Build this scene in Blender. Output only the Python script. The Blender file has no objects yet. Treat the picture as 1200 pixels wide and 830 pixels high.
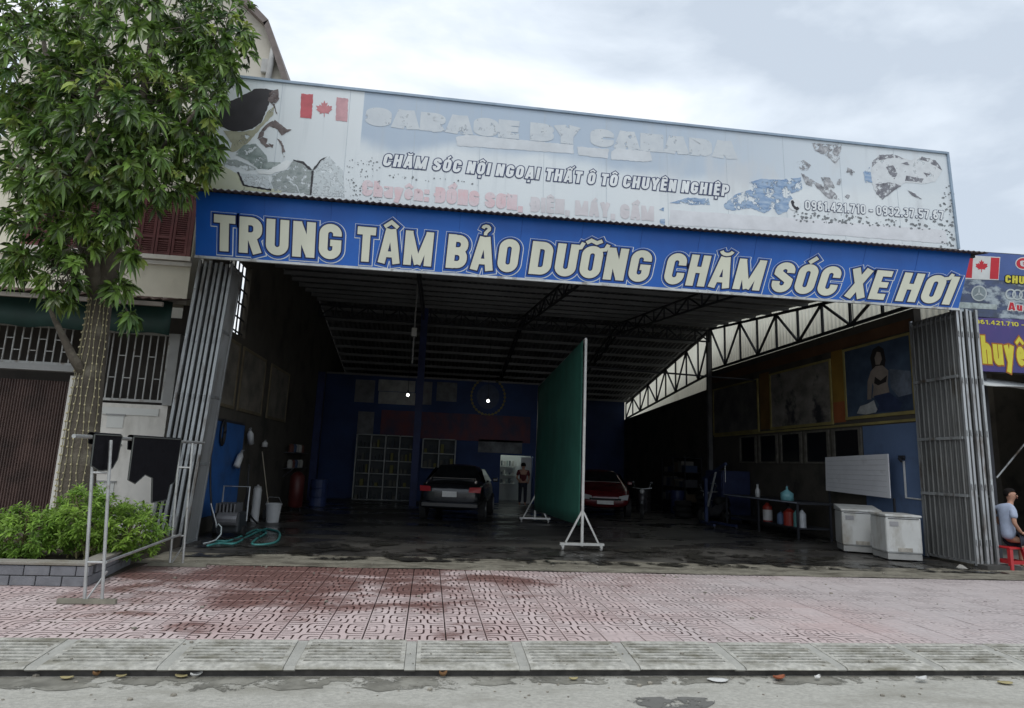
import bpy, math, random
from math import sin, cos, pi, radians
from mathutils import Vector, Matrix
random.seed(7)
R = random.Random(11)
SC = bpy.context.scene
COL = SC.collection

# ------------------------------------------------------------------ camera
FPX = 735.0                      # focal length in pixels of the 1200 px wide photograph
PITCH, YAW, ROLL = radians(9.9), radians(7.0), radians(2.3)
CAMP = Vector((0, 0, 1.7))
fwd = Vector((sin(YAW) * cos(PITCH), cos(YAW) * cos(PITCH), sin(PITCH)))
rgt = Vector((cos(YAW), -sin(YAW), 0))
upv = rgt.cross(fwd)
rgt, upv = cos(ROLL) * rgt + sin(ROLL) * upv, -sin(ROLL) * rgt + cos(ROLL) * upv
cam = bpy.data.cameras.new('camera')
camo = bpy.data.objects.new('camera', cam)
COL.objects.link(camo)
camo.matrix_world = Matrix(((rgt.x, upv.x, -fwd.x, CAMP.x), (rgt.y, upv.y, -fwd.y, CAMP.y), (rgt.z, upv.z, -fwd.z, CAMP.z), (0, 0, 0, 1)))
cam.sensor_width = 36
cam.lens = FPX / 1200 * 36
cam.clip_start = .05
cam.clip_end = 2000
SC.camera = camo

# ------------------------------------------------------------------ sky and sun (overcast)
SUN_EL, SUN_AZ = radians(62), radians(200)
wd = bpy.data.worlds.new('World')
SC.world = wd
wd.use_nodes = True
wn, wl = wd.node_tree.nodes, wd.node_tree.links
wn.clear()
w_out = wn.new('ShaderNodeOutputWorld')
w_bg = wn.new('ShaderNodeBackground')
w_bg.inputs['Strength'].default_value = .108
sky = wn.new('ShaderNodeTexSky')
sky.sky_type = 'NISHITA'
sky.sun_disc = False
sky.sun_elevation = SUN_EL
sky.sun_rotation = SUN_AZ
tc = wn.new('ShaderNodeTexCoord')
mp = wn.new('ShaderNodeMapping')
mp.inputs['Scale'].default_value = (1.0, 1.0, 2.3)
n1 = wn.new('ShaderNodeTexNoise')
n1.inputs['Scale'].default_value = 2.3
n1.inputs['Detail'].default_value = 9
n1.inputs['Roughness'].default_value = .52
n1.inputs['Distortion'].default_value = .35
cr = wn.new('ShaderNodeValToRGB')
cr.color_ramp.elements[0].position = .36
cr.color_ramp.elements[0].color = (5.2, 5.9, 6.8, 1)
cr.color_ramp.elements[1].position = .64
cr.color_ramp.elements[1].color = (9.8, 10.0, 10.3, 1)
e = cr.color_ramp.elements.new(.5)
e.color = (7.3, 8.0, 8.8, 1)
mx = wn.new('ShaderNodeMix')
mx.data_type = 'RGBA'
mx.inputs[0].default_value = .93
wl.new(tc.outputs['Generated'], mp.inputs['Vector'])
wl.new(mp.outputs[0], n1.inputs['Vector'])
wl.new(n1.outputs['Fac'], cr.inputs[0])
wl.new(sky.outputs[0], mx.inputs[6])
wl.new(cr.outputs[0], mx.inputs[7])
wl.new(mx.outputs[2], w_bg.inputs[0])
wl.new(w_bg.outputs[0], w_out.inputs[0])
sl = bpy.data.lights.new('sun', 'SUN')
sl.energy = 1.0
sl.angle = radians(25)
sl.color = (1, .97, .92)
so = bpy.data.objects.new('sun', sl)
COL.objects.link(so)
sdir = Vector((sin(SUN_AZ) * cos(SUN_EL), cos(SUN_AZ) * cos(SUN_EL), sin(SUN_EL)))
so.rotation_euler = (-sdir).to_track_quat('-Z', 'Y').to_euler()
so.location = (0, 0, 30)
SC.view_settings.view_transform = 'Standard'
SC.view_settings.look = 'None'
SC.view_settings.exposure = .2
SC.view_settings.gamma = 1
SC.render.engine = 'CYCLES'
SC.cycles.use_denoising = True
SC.cycles.max_bounces = 6
SC.cycles.diffuse_bounces = 3
SC.cycles.caustics_reflective = False
SC.cycles.caustics_refractive = False

# ------------------------------------------------------------------ points read off the photograph, put on real planes
def ray(px, py): return (px - 600) / FPX * rgt - (py - 415) / FPX * upv + fwd
def atY(px, py, Y): d = ray(px, py); return CAMP + d * ((Y - CAMP.y) / d.y)
def atX(px, py, X): d = ray(px, py); return CAMP + d * ((X - CAMP.x) / d.x)
def atZ(px, py, Z): d = ray(px, py); return CAMP + d * ((Z - CAMP.z) / d.z)
def proj(P):
    v = Vector(P) - CAMP
    z = v.dot(fwd)
    return 600 + FPX * v.dot(rgt) / z, 415 - FPX * v.dot(upv) / z, z

# ------------------------------------------------------------------ materials
MATS = {}
def mat(name, col, rough=.7, var=.2, scale=3.0, stretch=(1, 1, 1), bump=.0, metal=0.0, col2=None, dirt=None, dirt_lo=.55, dirt_hi=.75, dirt_scale=1.5, dirt_stretch=(1, 1, 1), emit=None, spec=.5, bscale=None, island=0.0, trans=0.0, peel=0.0, peel_scale=5.0, wet=0.0):
    if name in MATS: return MATS[name]
    m = bpy.data.materials.new(name)
    MATS[name] = m
    m.use_nodes = True
    n, l = m.node_tree.nodes, m.node_tree.links
    b = n['Principled BSDF']
    b.inputs['Roughness'].default_value = rough
    b.inputs['Metallic'].default_value = metal
    b.inputs['Specular IOR Level'].default_value = spec
    g = n.new('ShaderNodeNewGeometry')
    def noise(sc, st, det=5):
        p = n.new('ShaderNodeMapping')
        p.inputs['Scale'].default_value = st
        t = n.new('ShaderNodeTexNoise')
        t.inputs['Scale'].default_value = sc
        t.inputs['Detail'].default_value = det
        t.inputs['Roughness'].default_value = .6
        l.new(g.outputs['Position'], p.inputs['Vector'])
        l.new(p.outputs[0], t.inputs['Vector'])
        return t
    c2 = col2 or tuple(c * (1 - var) for c in col)
    c1 = col if col2 else tuple(min(1, c * (1 + var * .6)) for c in col)
    t = noise(scale, stretch)
    r = n.new('ShaderNodeMapRange')
    r.inputs[1].default_value = .32
    r.inputs[2].default_value = .68
    l.new(t.outputs['Fac'], r.inputs[0])
    mixn = n.new('ShaderNodeMix')
    mixn.data_type = 'RGBA'
    l.new(r.outputs[0], mixn.inputs[0])
    mixn.inputs[6].default_value = (*c2, 1)
    mixn.inputs[7].default_value = (*c1, 1)
    out = mixn.outputs[2]
    if island:
        hm = n.new('ShaderNodeMapRange')
        hm.inputs[3].default_value = 1 - island
        hm.inputs[4].default_value = 1 + island
        l.new(g.outputs['Random Per Island'], hm.inputs[0])
        hs = n.new('ShaderNodeHueSaturation')
        l.new(hm.outputs[0], hs.inputs['Value'])
        l.new(out, hs.inputs['Color'])
        out = hs.outputs[0]
    if dirt:
        t2 = noise(dirt_scale, dirt_stretch, 7)
        r2 = n.new('ShaderNodeMapRange')
        r2.inputs[1].default_value = dirt_lo
        r2.inputs[2].default_value = dirt_hi
        l.new(t2.outputs['Fac'], r2.inputs[0])
        m2 = n.new('ShaderNodeMix')
        m2.data_type = 'RGBA'
        l.new(r2.outputs[0], m2.inputs[0])
        l.new(out, m2.inputs[6])
        m2.inputs[7].default_value = (*dirt, 1)
        out = m2.outputs[2]
    l.new(out, b.inputs['Base Color'])
    if bump:
        t3 = noise(bscale or scale * 8, (1, 1, 1), 4)
        bp = n.new('ShaderNodeBump')
        bp.inputs['Strength'].default_value = bump
        bp.inputs['Distance'].default_value = .02
        l.new(t3.outputs['Fac'], bp.inputs['Height'])
        l.new(bp.outputs[0], b.inputs['Normal'])
    if emit:
        b.inputs['Emission Color'].default_value = (*col, 1)
        b.inputs['Emission Strength'].default_value = emit
    if wet:
        tw_ = noise(wet, (1, 1.8, 1), 6)
        rw = n.new('ShaderNodeMapRange')
        rw.inputs[1].default_value, rw.inputs[2].default_value = .46, .60
        rw.inputs[3].default_value, rw.inputs[4].default_value = rough, .10
        l.new(tw_.outputs['Fac'], rw.inputs[0])
        l.new(rw.outputs[0], b.inputs['Roughness'])
    if peel:
        tp_ = noise(peel_scale, (1, 1, 1), 9)
        tp_.inputs['Roughness'].default_value = .72
        rp = n.new('ShaderNodeMapRange')
        rp.inputs[1].default_value, rp.inputs[2].default_value = peel - .02, peel + .02
        l.new(tp_.outputs['Fac'], rp.inputs[0])
        tb = n.new('ShaderNodeBsdfTransparent')
        mp2 = n.new('ShaderNodeMixShader')
        l.new(rp.outputs[0], mp2.inputs[0])
        l.new(tb.outputs[0], mp2.inputs[1])
        l.new(b.outputs[0], mp2.inputs[2])
        l.new(mp2.outputs[0], n['Material Output'].inputs[0])
    if trans:
        tr = n.new('ShaderNodeBsdfTranslucent')
        l.new(out, tr.inputs['Color'])
        ms = n.new('ShaderNodeMixShader')
        ms.inputs[0].default_value = trans
        l.new(b.outputs[0], ms.inputs[1])
        l.new(tr.outputs[0], ms.inputs[2])
        l.new(ms.outputs[0], n['Material Output'].inputs[0])
    return m
def flat(name, col, rough=.6, metal=0.0, spec=.3): return mat(name, col, rough, var=.08, scale=6, metal=metal, spec=spec)

# ------------------------------------------------------------------ mesh helpers
ROOT = {}
class MB:
    def __init__(s): s.v, s.f = [], []
    def add(s, vs, fs):
        b = len(s.v)
        s.v += [Vector(p) for p in vs]
        s.f += [tuple(i + b for i in q) for q in fs]
        return s
    def box(s, x0, x1, y0, y1, z0, z1):
        return s.add([(x0, y0, z0), (x1, y0, z0), (x1, y1, z0), (x0, y1, z0), (x0, y0, z1), (x1, y0, z1), (x1, y1, z1), (x0, y1, z1)],
                     [(0, 3, 2, 1), (4, 5, 6, 7), (0, 1, 5, 4), (1, 2, 6, 5), (2, 3, 7, 6), (3, 0, 4, 7)])
    def bar(s, p, q, w, h=None, up=(0, 0, 1)):
        p, q = Vector(p), Vector(q)
        h = h or w
        d = (q - p).normalized()
        u = Vector(up)
        if abs(d.dot(u)) > .98: u = Vector((0, 1, 0))
        a = d.cross(u).normalized() * w / 2
        c = a.cross(d).normalized() * h / 2
        return s.add([p - a - c, p + a - c, p + a + c, p - a + c, q - a - c, q + a - c, q + a + c, q - a + c],
                     [(0, 1, 2, 3), (7, 6, 5, 4), (0, 4, 5, 1), (1, 5, 6, 2), (2, 6, 7, 3), (3, 7, 4, 0)])
    def tube(s, pts, r, n=8, caps=True):
        pts = [Vector(p) for p in pts]
        rs = r if isinstance(r, (list, tuple)) else [r] * len(pts)
        b = len(s.v)
        prev = None
        for i, p in enumerate(pts):
            d = (pts[min(i + 1, len(pts) - 1)] - pts[max(i - 1, 0)])
            d = d.normalized() if d.length > 1e-9 else Vector((0, 0, 1))
            if prev is None:
                u = d.orthogonal().normalized()
            else:
                u = prev - d * prev.dot(d)
                u = u.normalized() if u.length > 1e-6 else d.orthogonal().normalized()
            prev = u
            w = d.cross(u)
            for k in range(n):
                a = 2 * pi * k / n
                s.v.append(p + (u * cos(a) + w * sin(a)) * rs[i])
        for i in range(len(pts) - 1):
            for k in range(n):
                a0, a1 = b + i * n + k, b + i * n + (k + 1) % n
                s.f.append((a0, a1, a1 + n, a0 + n))
        if caps:
            s.f.append(tuple(b + k for k in range(n))[::-1])
            s.f.append(tuple(b + (len(pts) - 1) * n + k for k in range(n)))
        return s
    def lathe(s, c, prof, n=16):
        c = Vector(c)
        b = len(s.v)
        for r, z in prof:
            for k in range(n):
                a = 2 * pi * k / n
                s.v.append(c + Vector((r * cos(a), r * sin(a), z)))
        for i in range(len(prof) - 1):
            for k in range(n):
                a0, a1 = b + i * n + k, b + i * n + (k + 1) % n
                s.f.append((a0, a1, a1 + n, a0 + n))
        s.f.append(tuple(b + k for k in range(n))[::-1])
        s.f.append(tuple(b + (len(prof) - 1) * n + k for k in range(n)))
        return s
    def ball(s, c, r, n=8, m=6, sc=(1, 1, 1)):
        return s.add(*ball_geo(c, r, n, m, sc))
    def poly(s, pts, d):
        """flat polygon (list of 3D points) given thickness along vector d"""
        pts = [Vector(p) for p in pts]
        d = Vector(d)
        k = len(pts)
        return s.add(pts + [p + d for p in pts], [tuple(range(k)), tuple(range(2 * k - 1, k - 1, -1))] + [(i, i + k, (i + 1) % k + k, (i + 1) % k) for i in range(k)])
    def build(s, name, m, parent=None, smooth=False, bevel=0, loc=None, kind=None, label=None):
        me = bpy.data.meshes.new(name)
        o = bpy.data.objects.new(name, me)
        base = Vector((0, 0, 0))
        if parent is not None:
            base = ROOT[parent.name]
            o.parent = parent
        elif loc is not None:
            base = Vector(loc)
            o.location = base
        ROOT[o.name] = base
        me.from_pydata([tuple(p - base) for p in s.v], [], s.f)
        me.validate()
        me.update()
        me.materials.append(m)
        if smooth:
            for p in me.polygons: p.use_smooth = True
        COL.objects.link(o)
        if bevel:
            bv = o.modifiers.new('bevel', 'BEVEL')
            bv.width = bevel
            bv.segments = 2
            bv.limit_method = 'ANGLE'
        if kind: o['kind'] = kind
        if label: o['label'] = label
        ROOT[o.name] = base
        return o
def ball_geo(c, r, n=8, m=6, sc=(1, 1, 1)):
    c = Vector(c)
    vs, fs = [], []
    for i in range(m + 1):
        t = pi * i / m
        for k in range(n):
            a = 2 * pi * k / n
            vs.append(c + Vector((r * sc[0] * sin(t) * cos(a), r * sc[1] * sin(t) * sin(a), r * sc[2] * cos(t))))
    for i in range(m):
        for k in range(n):
            a0, a1 = i * n + k, i * n + (k + 1) % n
            fs.append((a0, a0 + n, a1 + n, a1))
    return vs, fs
def tag(o, label, cat, group=None):
    o['label'] = label
    o['category'] = cat
    if group: o['group'] = group
    return o
def thing(name, label, cat, loc, group=None):
    o = bpy.data.objects.new(name, None)
    o.empty_display_size = .2
    COL.objects.link(o)
    o.location = loc
    ROOT[o.name] = Vector(loc)
    return tag(o, label, cat, group)
def struct_empty(name, loc=(0, 0, 0)):
    o = bpy.data.objects.new(name, None)
    COL.objects.link(o)
    o.location = loc
    o['kind'] = 'structure'
    ROOT[o.name] = Vector(loc)
    return o

# ------------------------------------------------------------------ heavy block lettering (drawn as strokes)
def arc(cx, cy, rx, ry, a0, a1, n=7):
    return [(cx + rx * cos(radians(a0 + (a1 - a0) * i / n)), cy + ry * sin(radians(a0 + (a1 - a0) * i / n))) for i in range(n + 1)]
MARK = {'Â': ('A', ['cir']), 'Ả': ('A', ['hook']), 'Ă': ('A', ['breve']), 'Ạ': ('A', ['dot']), 'Ấ': ('A', ['cir', 'acute2']), 'Ư': ('U', ['horn']), 'Ỡ': ('O', ['horn', 'tilde']),
        'Ơ': ('O', ['horn']), 'Ó': ('O', ['acute']), 'Ộ': ('O', ['cir', 'dot']), 'Ô': ('O', ['cir']), 'Ồ': ('O', ['cir', 'grave2']), 'Ê': ('E', ['cir']), 'Ệ': ('E', ['cir', 'dot']),
        'Đ': ('D', ['bar']), 'Á': ('A', ['acute']), 'Ầ': ('A', ['cir', 'grave2']), 'ê': ('e', ['circ_low'])}
def glyph(ch, s):
    """returns width and list of (points, closed, width factor) for cap height 1"""
    b, marks = MARK.get(ch, (ch, []))
    a = s / 2
    w = {'M': .84, 'I': s, 'A': .66, 'T': .54, 'E': .48, 'X': .62, 'Y': .62, '1': .34, '.': s, ',': s, ':': s, '-': .4, 'h': .5, 'u': .5, 'y': .5, 'e': .5, 'n': .5, 'i': s, 'd': .5, 'a': .5, 'F': .46}.get(b, .58)
    r = min(.24, w / 2 - a)
    P = []
    def p(pts, closed=False, f=1.0): P.append((pts, closed, f))
    TR, TL = lambda y=1 - a: arc(w - a - r, y - r, r, r, 0, 90), lambda y=1 - a: arc(a + r, y - r, r, r, 90, 180)
    BL, BR = lambda y=a: arc(a + r, y + r, r, r, 180, 270), lambda y=a: arc(w - a - r, y + r, r, r, 270, 360)
    if b == 'T': p([(0, 1 - a), (w, 1 - a)]); p([(w / 2, 0), (w / 2, 1 - a)])
    elif b == 'U': p([(a, 1)] + BL() + BR() + [(w - a, 1)])
    elif b == 'N': p([(a, 0), (a, 1)]); p([(w - a, 0), (w - a, 1)]); p([(a * 1.05, 1 - a * .55), (w - a * 1.05, a * .55)])
    elif b == 'C': p([(w - a, .62)] + TR() + TL() + BL() + BR() + [(w - a, .38)])
    elif b == 'G': p([(w - a, .66)] + TR() + TL() + BL() + BR() + [(w - a, .52)]); p([(w * .5, .46), (w, .46)], False, .8)
    elif b in 'O0': p(TR() + TL() + BL() + BR(), True)
    elif b == 'Q': p(TR() + TL() + BL() + BR(), True); p([(w * .55, .25), (w, -.03)])
    elif b == 'D': p([(a, 1 - a), (a, a)] + BR() + TR(), True)
    elif b == 'R':
        p([(a, 0), (a, 1)])
        q = min(r, .2)
        p([(a, 1 - a)] + [(w - a - q, 1 - a)] + arc(w - a - q, 1 - a - q, q, q, 90, 0, 5) + arc(w - a - q, .46 + q, q, q, 0, -90, 5) + [(a, .46)])
        p([(w * .55, .44), (w - a * .95, 0)])
    elif b == 'P':
        p([(a, 0), (a, 1)])
        q = min(r, .2)
        p([(a, 1 - a), (w - a - q, 1 - a)] + arc(w - a - q, 1 - a - q, q, q, 90, 0, 5) + arc(w - a - q, .42 + q, q, q, 0, -90, 5) + [(a, .42)])
    elif b == 'B':
        p([(a, 0), (a, 1)])
        q = min(r, .17)
        p([(a, 1 - a), (w - a - q, 1 - a)] + arc(w - a - q, 1 - a - q, q, q, 90, 0, 5) + arc(w - a - q, .52 + q, q, q, 0, -90, 5) + [(a, .52)], False, .92)
        p([(a, .5), (w - a - q, .5)] + arc(w - a - q, .5 - q, q, q, 90, 0, 5) + arc(w - a - q, a + q, q, q, 0, -90, 5) + [(a, a)], False, .92)
    elif b == 'S': p([(w - a, .66)] + TR() + TL() + [(a, .64), (w - a, .4)] + arc(w - a - r, a + r, r, r, 0, -90) + arc(a + r, a + r, r, r, 270, 180) + [(a, .36)])
    elif b == 'X': p([(a * .9, 0), (w - a * .9, 1)]); p([(a * .9, 1), (w - a * .9, 0)])
    elif b == 'Y': p([(a * .8, 1), (w / 2, .42)]); p([(w - a * .8, 1), (w / 2, .42)]); p([(w / 2, 0), (w / 2, .5)])
    elif b == 'E': p([(a, 0), (a, 1)]); p([(a, 1 - a * .9), (w, 1 - a * .9)], False, .9); p([(a, .51), (w * .95, .51)], False, .85); p([(a, a * .9), (w, a * .9)], False, .9)
    elif b == 'H': p([(a, 0), (a, 1)]); p([(w - a, 0), (w - a, 1)]); p([(a, .52), (w - a, .52)], False, .9)
    elif b == 'I': p([(a, 0), (a, 1)])
    elif b == 'A': p([(a * .95, 0), (w / 2 - a * .35, 1)], False, .95); p([(w - a * .95, 0), (w / 2 + a * .35, 1)], False, .95); p([(w * .26, .26), (w * .74, .26)], False, .75)
    elif b == 'M': p([(a, 0), (a, 1)]); p([(w - a, 0), (w - a, 1)]); p([(a * 1.1, 1 - a * .4), (w / 2, a * .3)], False, .85); p([(w - a * 1.1, 1 - a * .4), (w / 2, a * .3)], False, .85)
    elif b == '1': p([(w - a, 0), (w - a, 1)]); p([(0, .74), (w - a, .92)], False, .7)
    elif b == '2': p(arc(w / 2, 1 - a - r, w / 2 - a, r, 170, 0, 8) + [(w - a, .6), (a * 1.1, a * 1.2)]); p([(0, a), (w, a)])
    elif b == '3': p(arc(w / 2, .74, w / 2 - a, .26 - a, 160, -80, 9)); p(arc(w / 2, .28, w / 2 - a, .28 - a, 80, -160, 9))
    elif b == '4': p([(w * .7, 0), (w * .7, 1)]); p([(w * .62, .95), (a * .8, .32)], False, .8); p([(0, .28), (w, .28)], False, .8)
    elif b == '5': p([(w, 1 - a * .9), (a, 1 - a * .9), (a, .56)], False, .9); p([(a, .58)] + arc(w / 2, .33, w / 2 - a, .33 - a, 110, -160, 10))
    elif b == '6': p(arc(w / 2, .32, w / 2 - a, .32 - a, 0, 360, 14)[:-1], True); p([(a, .32)] + TL() + [(w * .75, 1 - a)])
    elif b == '9': p(arc(w / 2, .68, w / 2 - a, .32 - a, 0, 360, 14)[:-1], True); p([(w - a, .68)] + arc(w - a - r, a + r, r, r, 0, -90) + [(w * .25, a)])
    elif b == '7': p([(0, 1 - a), (w - a * .6, 1 - a)]); p([(w - a * .9, 1 - a * .6), (w * .35, 0)])
    elif b == '.': p([(a, 0), (a, s)])
    elif b == ',': p([(a, -.12), (a, s)])
    elif b == ':': p([(a, 0), (a, s)]); p([(a, .5), (a, .5 + s)])
    elif b == '-': p([(0, .42), (w, .42)])
    elif b == 'h': p([(a, 0), (a, 1)]); p([(a, .55)] + arc(w / 2, .72 - a - .12, w / 2 - a, .14, 180, 0) + [(w - a, 0)])
    elif b == 'n': p([(a, 0), (a, .72)]); p([(a, .5)] + arc(w / 2, .72 - a - .12, w / 2 - a, .14, 180, 0) + [(w - a, 0)])
    elif b == 'u': p([(a, .72)] + arc(w / 2, a + .12, w / 2 - a, .14, 180, 360) + [(w - a, .72)]); p([(w - a, 0), (w - a, .72)])
    elif b == 'y': p([(a * .8, .72), (w / 2, .05)]); p([(w - a * .8, .72), (w * .28, -.25)])
    elif b == 'e': p([(a, .36), (w - a, .36)] + arc(w / 2, .36, w / 2 - a, .36 - a, 0, 320, 12), False, .85)
    elif b == 'd': p([(w - a, 0), (w - a, 1)]); p(arc(w / 2, .36, w / 2 - a, .36 - a, 0, 360, 12)[:-1], True, .9)
    elif b == 'i': p([(a, 0), (a, .7)]); p([(a, .84), (a, 1)])
    for k in marks:
        c = w / 2
        if k == 'cir': p([(c - .2, 1.05), (c, 1.2), (c + .2, 1.05)], False, .5)
        elif k == 'circ_low': p([(c - .2, .8), (c, .98), (c + .2, .8)], False, .55)
        elif k == 'hook': p(arc(c, 1.25, .09, .08, 180, -60, 6) + [(c + .0, 1.12), (c, 1.05)], False, .42)
        elif k == 'breve': p(arc(c, 1.22, .17, .13, 190, 350, 8), False, .48)
        elif k == 'acute': p([(c - .06, 1.05), (c + .14, 1.24)], False, .6)
        elif k == 'acute2': p([(c + .16, 1.18), (c + .34, 1.36)], False, .45)
        elif k == 'grave2': p([(c + .1, 1.36), (c + .26, 1.18)], False, .45)
        elif k == 'tilde': p([(c - .22, 1.08), (c - .1, 1.17), (c + .06, 1.1), (c + .2, 1.18)], False, .5)
        elif k == 'horn': p([(w - a * 1.2, .88), (w + .04, .92), (w + .1, 1.08)], False, .5)
        elif k == 'dot': p([(c, -.1 - s * .8), (c, -.1)], False, .8)
        elif k == 'bar': p([(-.08, .5), (w * .5, .5)], False, .6)
    return w, P
def stroke_quads(pts, closed, hw, ext):
    pts = [Vector(q) for q in pts]
    cl = [pts[0]]
    for q in pts[1:]:
        if (q - cl[-1]).length > 1e-4: cl.append(q)
    if closed and (cl[0] - cl[-1]).length < 1e-4: cl.pop()
    pts = cl
    n = len(pts)
    if not closed and n > 1:
        pts[0] = pts[0] - (pts[1] - pts[0]).normalized() * ext
        pts[-1] = pts[-1] + (pts[-1] - pts[-2]).normalized() * ext
    Lp, Rp = [], []
    for i in range(n):
        if closed: d0, d1 = (pts[i] - pts[i - 1]).normalized(), (pts[(i + 1) % n] - pts[i]).normalized()
        else:
            d0 = (pts[i] - pts[i - 1]).normalized() if i else (pts[1] - pts[0]).normalized()
            d1 = (pts[i + 1] - pts[i]).normalized() if i < n - 1 else d0
        nb = Vector((-(d0 + d1).y, (d0 + d1).x))
        nb = nb.normalized() if nb.length > 1e-6 else Vector((-d0.y, d0.x))
        k = max(.45, nb.dot(Vector((-d0.y, d0.x))))
        Lp.append(pts[i] + nb * hw / k)
        Rp.append(pts[i] - nb * hw / k)
    out = []
    for i in range(n if closed else n - 1):
        j = (i + 1) % n
        out.append((Lp[i], Lp[j], Rp[j], Rp[i]))
    return out
def lettering(text, s, expand, fn, gap=.1, space=.3, total=None):
    """quads of the text as MB; fn(u, v, layer) maps text units to a 3D point"""
    x = 0
    items = []
    for ch in text:
        if ch == ' ': x += space; continue
        w, P = glyph(ch, s)
        items.append((x, P))
        x += w + gap
    x -= gap
    k = (total / x) if total else 1
    mb = MB()
    li = 0
    for gx, P in items:
        for si, (pts, closed, f) in enumerate(P):
            for qi, q in enumerate(stroke_quads(pts, closed, s * f / 2 + expand, expand)):
                mb.add([fn((gx + c.x) * k, c.y, si * 5 + qi * .16) for c in q], [(3, 2, 1, 0)])
    return mb, x * k

# ================================================================== SETTING
KY0, KY1 = 5.80, 6.45            # kerb front edge and back edge
TY1 = 6.45 + 10 * .4              # far edge of the pink tiles
FY = 11.60                       # edge of the garage floor
ZR = -.135                        # road level

MB().add([(-400, -400, -.2), (400, -400, -.2), (400, 400, -.2), (-400, 400, -.2)], [(0, 1, 2, 3)]).build('ground', mat('earth', (.2, .18, .15), .95, .3, .4))['kind'] = 'structure'
road_m = mat('road_concrete', (.42, .41, .365), .85, .22, 26, (1, 1.5, 1), bump=.5, bscale=70, dirt=(.27, .26, .22), dirt_lo=.5, dirt_hi=.72, dirt_scale=.8, dirt_stretch=(1, 3, 1))
rm = MB()
nx = 60
ys = [-12, -4, 0, 3, 4.5, 5.2, 5.55, KY0 + .1]
for j in range(len(ys) - 1):
    rm.add([(-40, ys[j], ZR), (60, ys[j], ZR), (60, ys[j + 1], ZR), (-40, ys[j + 1], ZR)], [(0, 1, 2, 3)])
rm.build('road', road_m)['kind'] = 'structure'
# damp silt lying along the gutter, ragged edge
g = MB()
pts = []
xx = -9.0
while xx < 14:
    d = .10 + .10 * max(0, sin(xx * 1.7)) * max(0, cos(xx * .6 + 1)) + R.uniform(-.03, .05)
    d += .06
    if -1.9 < xx < .4: d += .14 * R.random() + .05
    if xx > 4: d *= .5
    pts.append((xx, d))
    xx += .13
for i in range(len(pts) - 1):
    (xa, da), (xb, db) = pts[i], pts[i + 1]
    g.add([(xa, KY0 - da, ZR + .004), (xb, KY0 - db, ZR + .004), (xb, KY0 + .02, ZR + .004), (xa, KY0 + .02, ZR + .004)], [(0, 1, 2, 3)])
g.build('gutter_silt', mat('wet_silt', (.19, .183, .155), .55, .3, 5, dirt=(.30, .29, .25), dirt_lo=.48, dirt_hi=.66, dirt_scale=4, peel=.47, peel_scale=3))['kind'] = 'structure'
ws = MB()
c = atZ(790, 824, ZR + .005)
ws.add([(c.x + .34 * cos(t) * (1 + .2 * sin(3 * t)), c.y + .17 * sin(t) * (1 + .2 * cos(2 * t)), ZR + .005) for t in [2 * pi * k / 18 for k in range(18)]], [tuple(range(18))])
ws.build('damp_patch', mat('damp_road', (.16, .157, .145), .5, .2, 5, peel=.46, peel_scale=5))['kind'] = 'structure'

# --- kerb: one-metre ramp blocks with anti-slip grooves
kerb = struct_empty('kerb', (0, KY0, ZR))
kerb_m = mat('kerb_concrete', (.44, .43, .385), .9, .32, 16, bump=.6, bscale=45, dirt=(.17, .16, .12), dirt_lo=.47, dirt_hi=.70, dirt_scale=2.6, dirt_stretch=(1, 2.5, 1))
mort_m = mat('kerb_mortar', (.37, .365, .33), .95, .2, 5, bump=.5, bscale=40)
def kz(y): return -.055 + .055 * (y - KY0) / (KY1 - KY0)
def kerb_mesh():
    mb = MB()
    L, gy = .9, [KY0 + .13 + i * .068 for i in range(7)]
    prof = [(KY0 + .05, kz(KY0) - .024), (KY0 + .012, kz(KY0) - .024), (KY0, kz(KY0) - .015), (KY0 + .012, kz(KY0) - .005), (KY0 + .04, kz(KY0 + .04))]
    for y in gy:
        prof += [(y - .003, kz(y) + .001), (y, kz(y) - .05), (y + .027, kz(y + .027) - .05), (y + .032, kz(y + .032) + .001)]
    prof += [(KY1 - .012, kz(KY1)), (KY1 - .01, kz(KY1) - .09)]
    def sect(x, grooved):
        out = []
        for k, (y, z) in enumerate(prof):
            if not grooved and 5 <= k < 5 + 4 * len(gy): z = kz(y)
            out.append((x, y, z))
        return out
    xs = [(-.45, 0), (-.41, 0), (-.4099, 1), (.4099, 1), (.41, 0), (.45, 0)]
    n = len(prof)
    for x, gr in xs: mb.v += [Vector(p) for p in sect(x, gr)]
    for i in range(len(xs) - 1):
        for k in range(n - 1):
            mb.f.append((i * n + k, (i + 1) * n + k, (i + 1) * n + k + 1, i * n + k + 1))
    mb.f.append(tuple(range(n))[::-1])
    mb.f.append(tuple((len(xs) - 1) * n + k for k in range(n)))
    mb.silt = [q for q in range((len(xs) - 1) * (n - 1)) if q // (n - 1) == 2 and 5 <= q % (n - 1) < 5 + 4 * len(gy) and (q % (n - 1) - 5) % 4 == 1]  # groove floor faces that take the painted shade, no real silt
    return mb
k0 = None
joint0 = None
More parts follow.
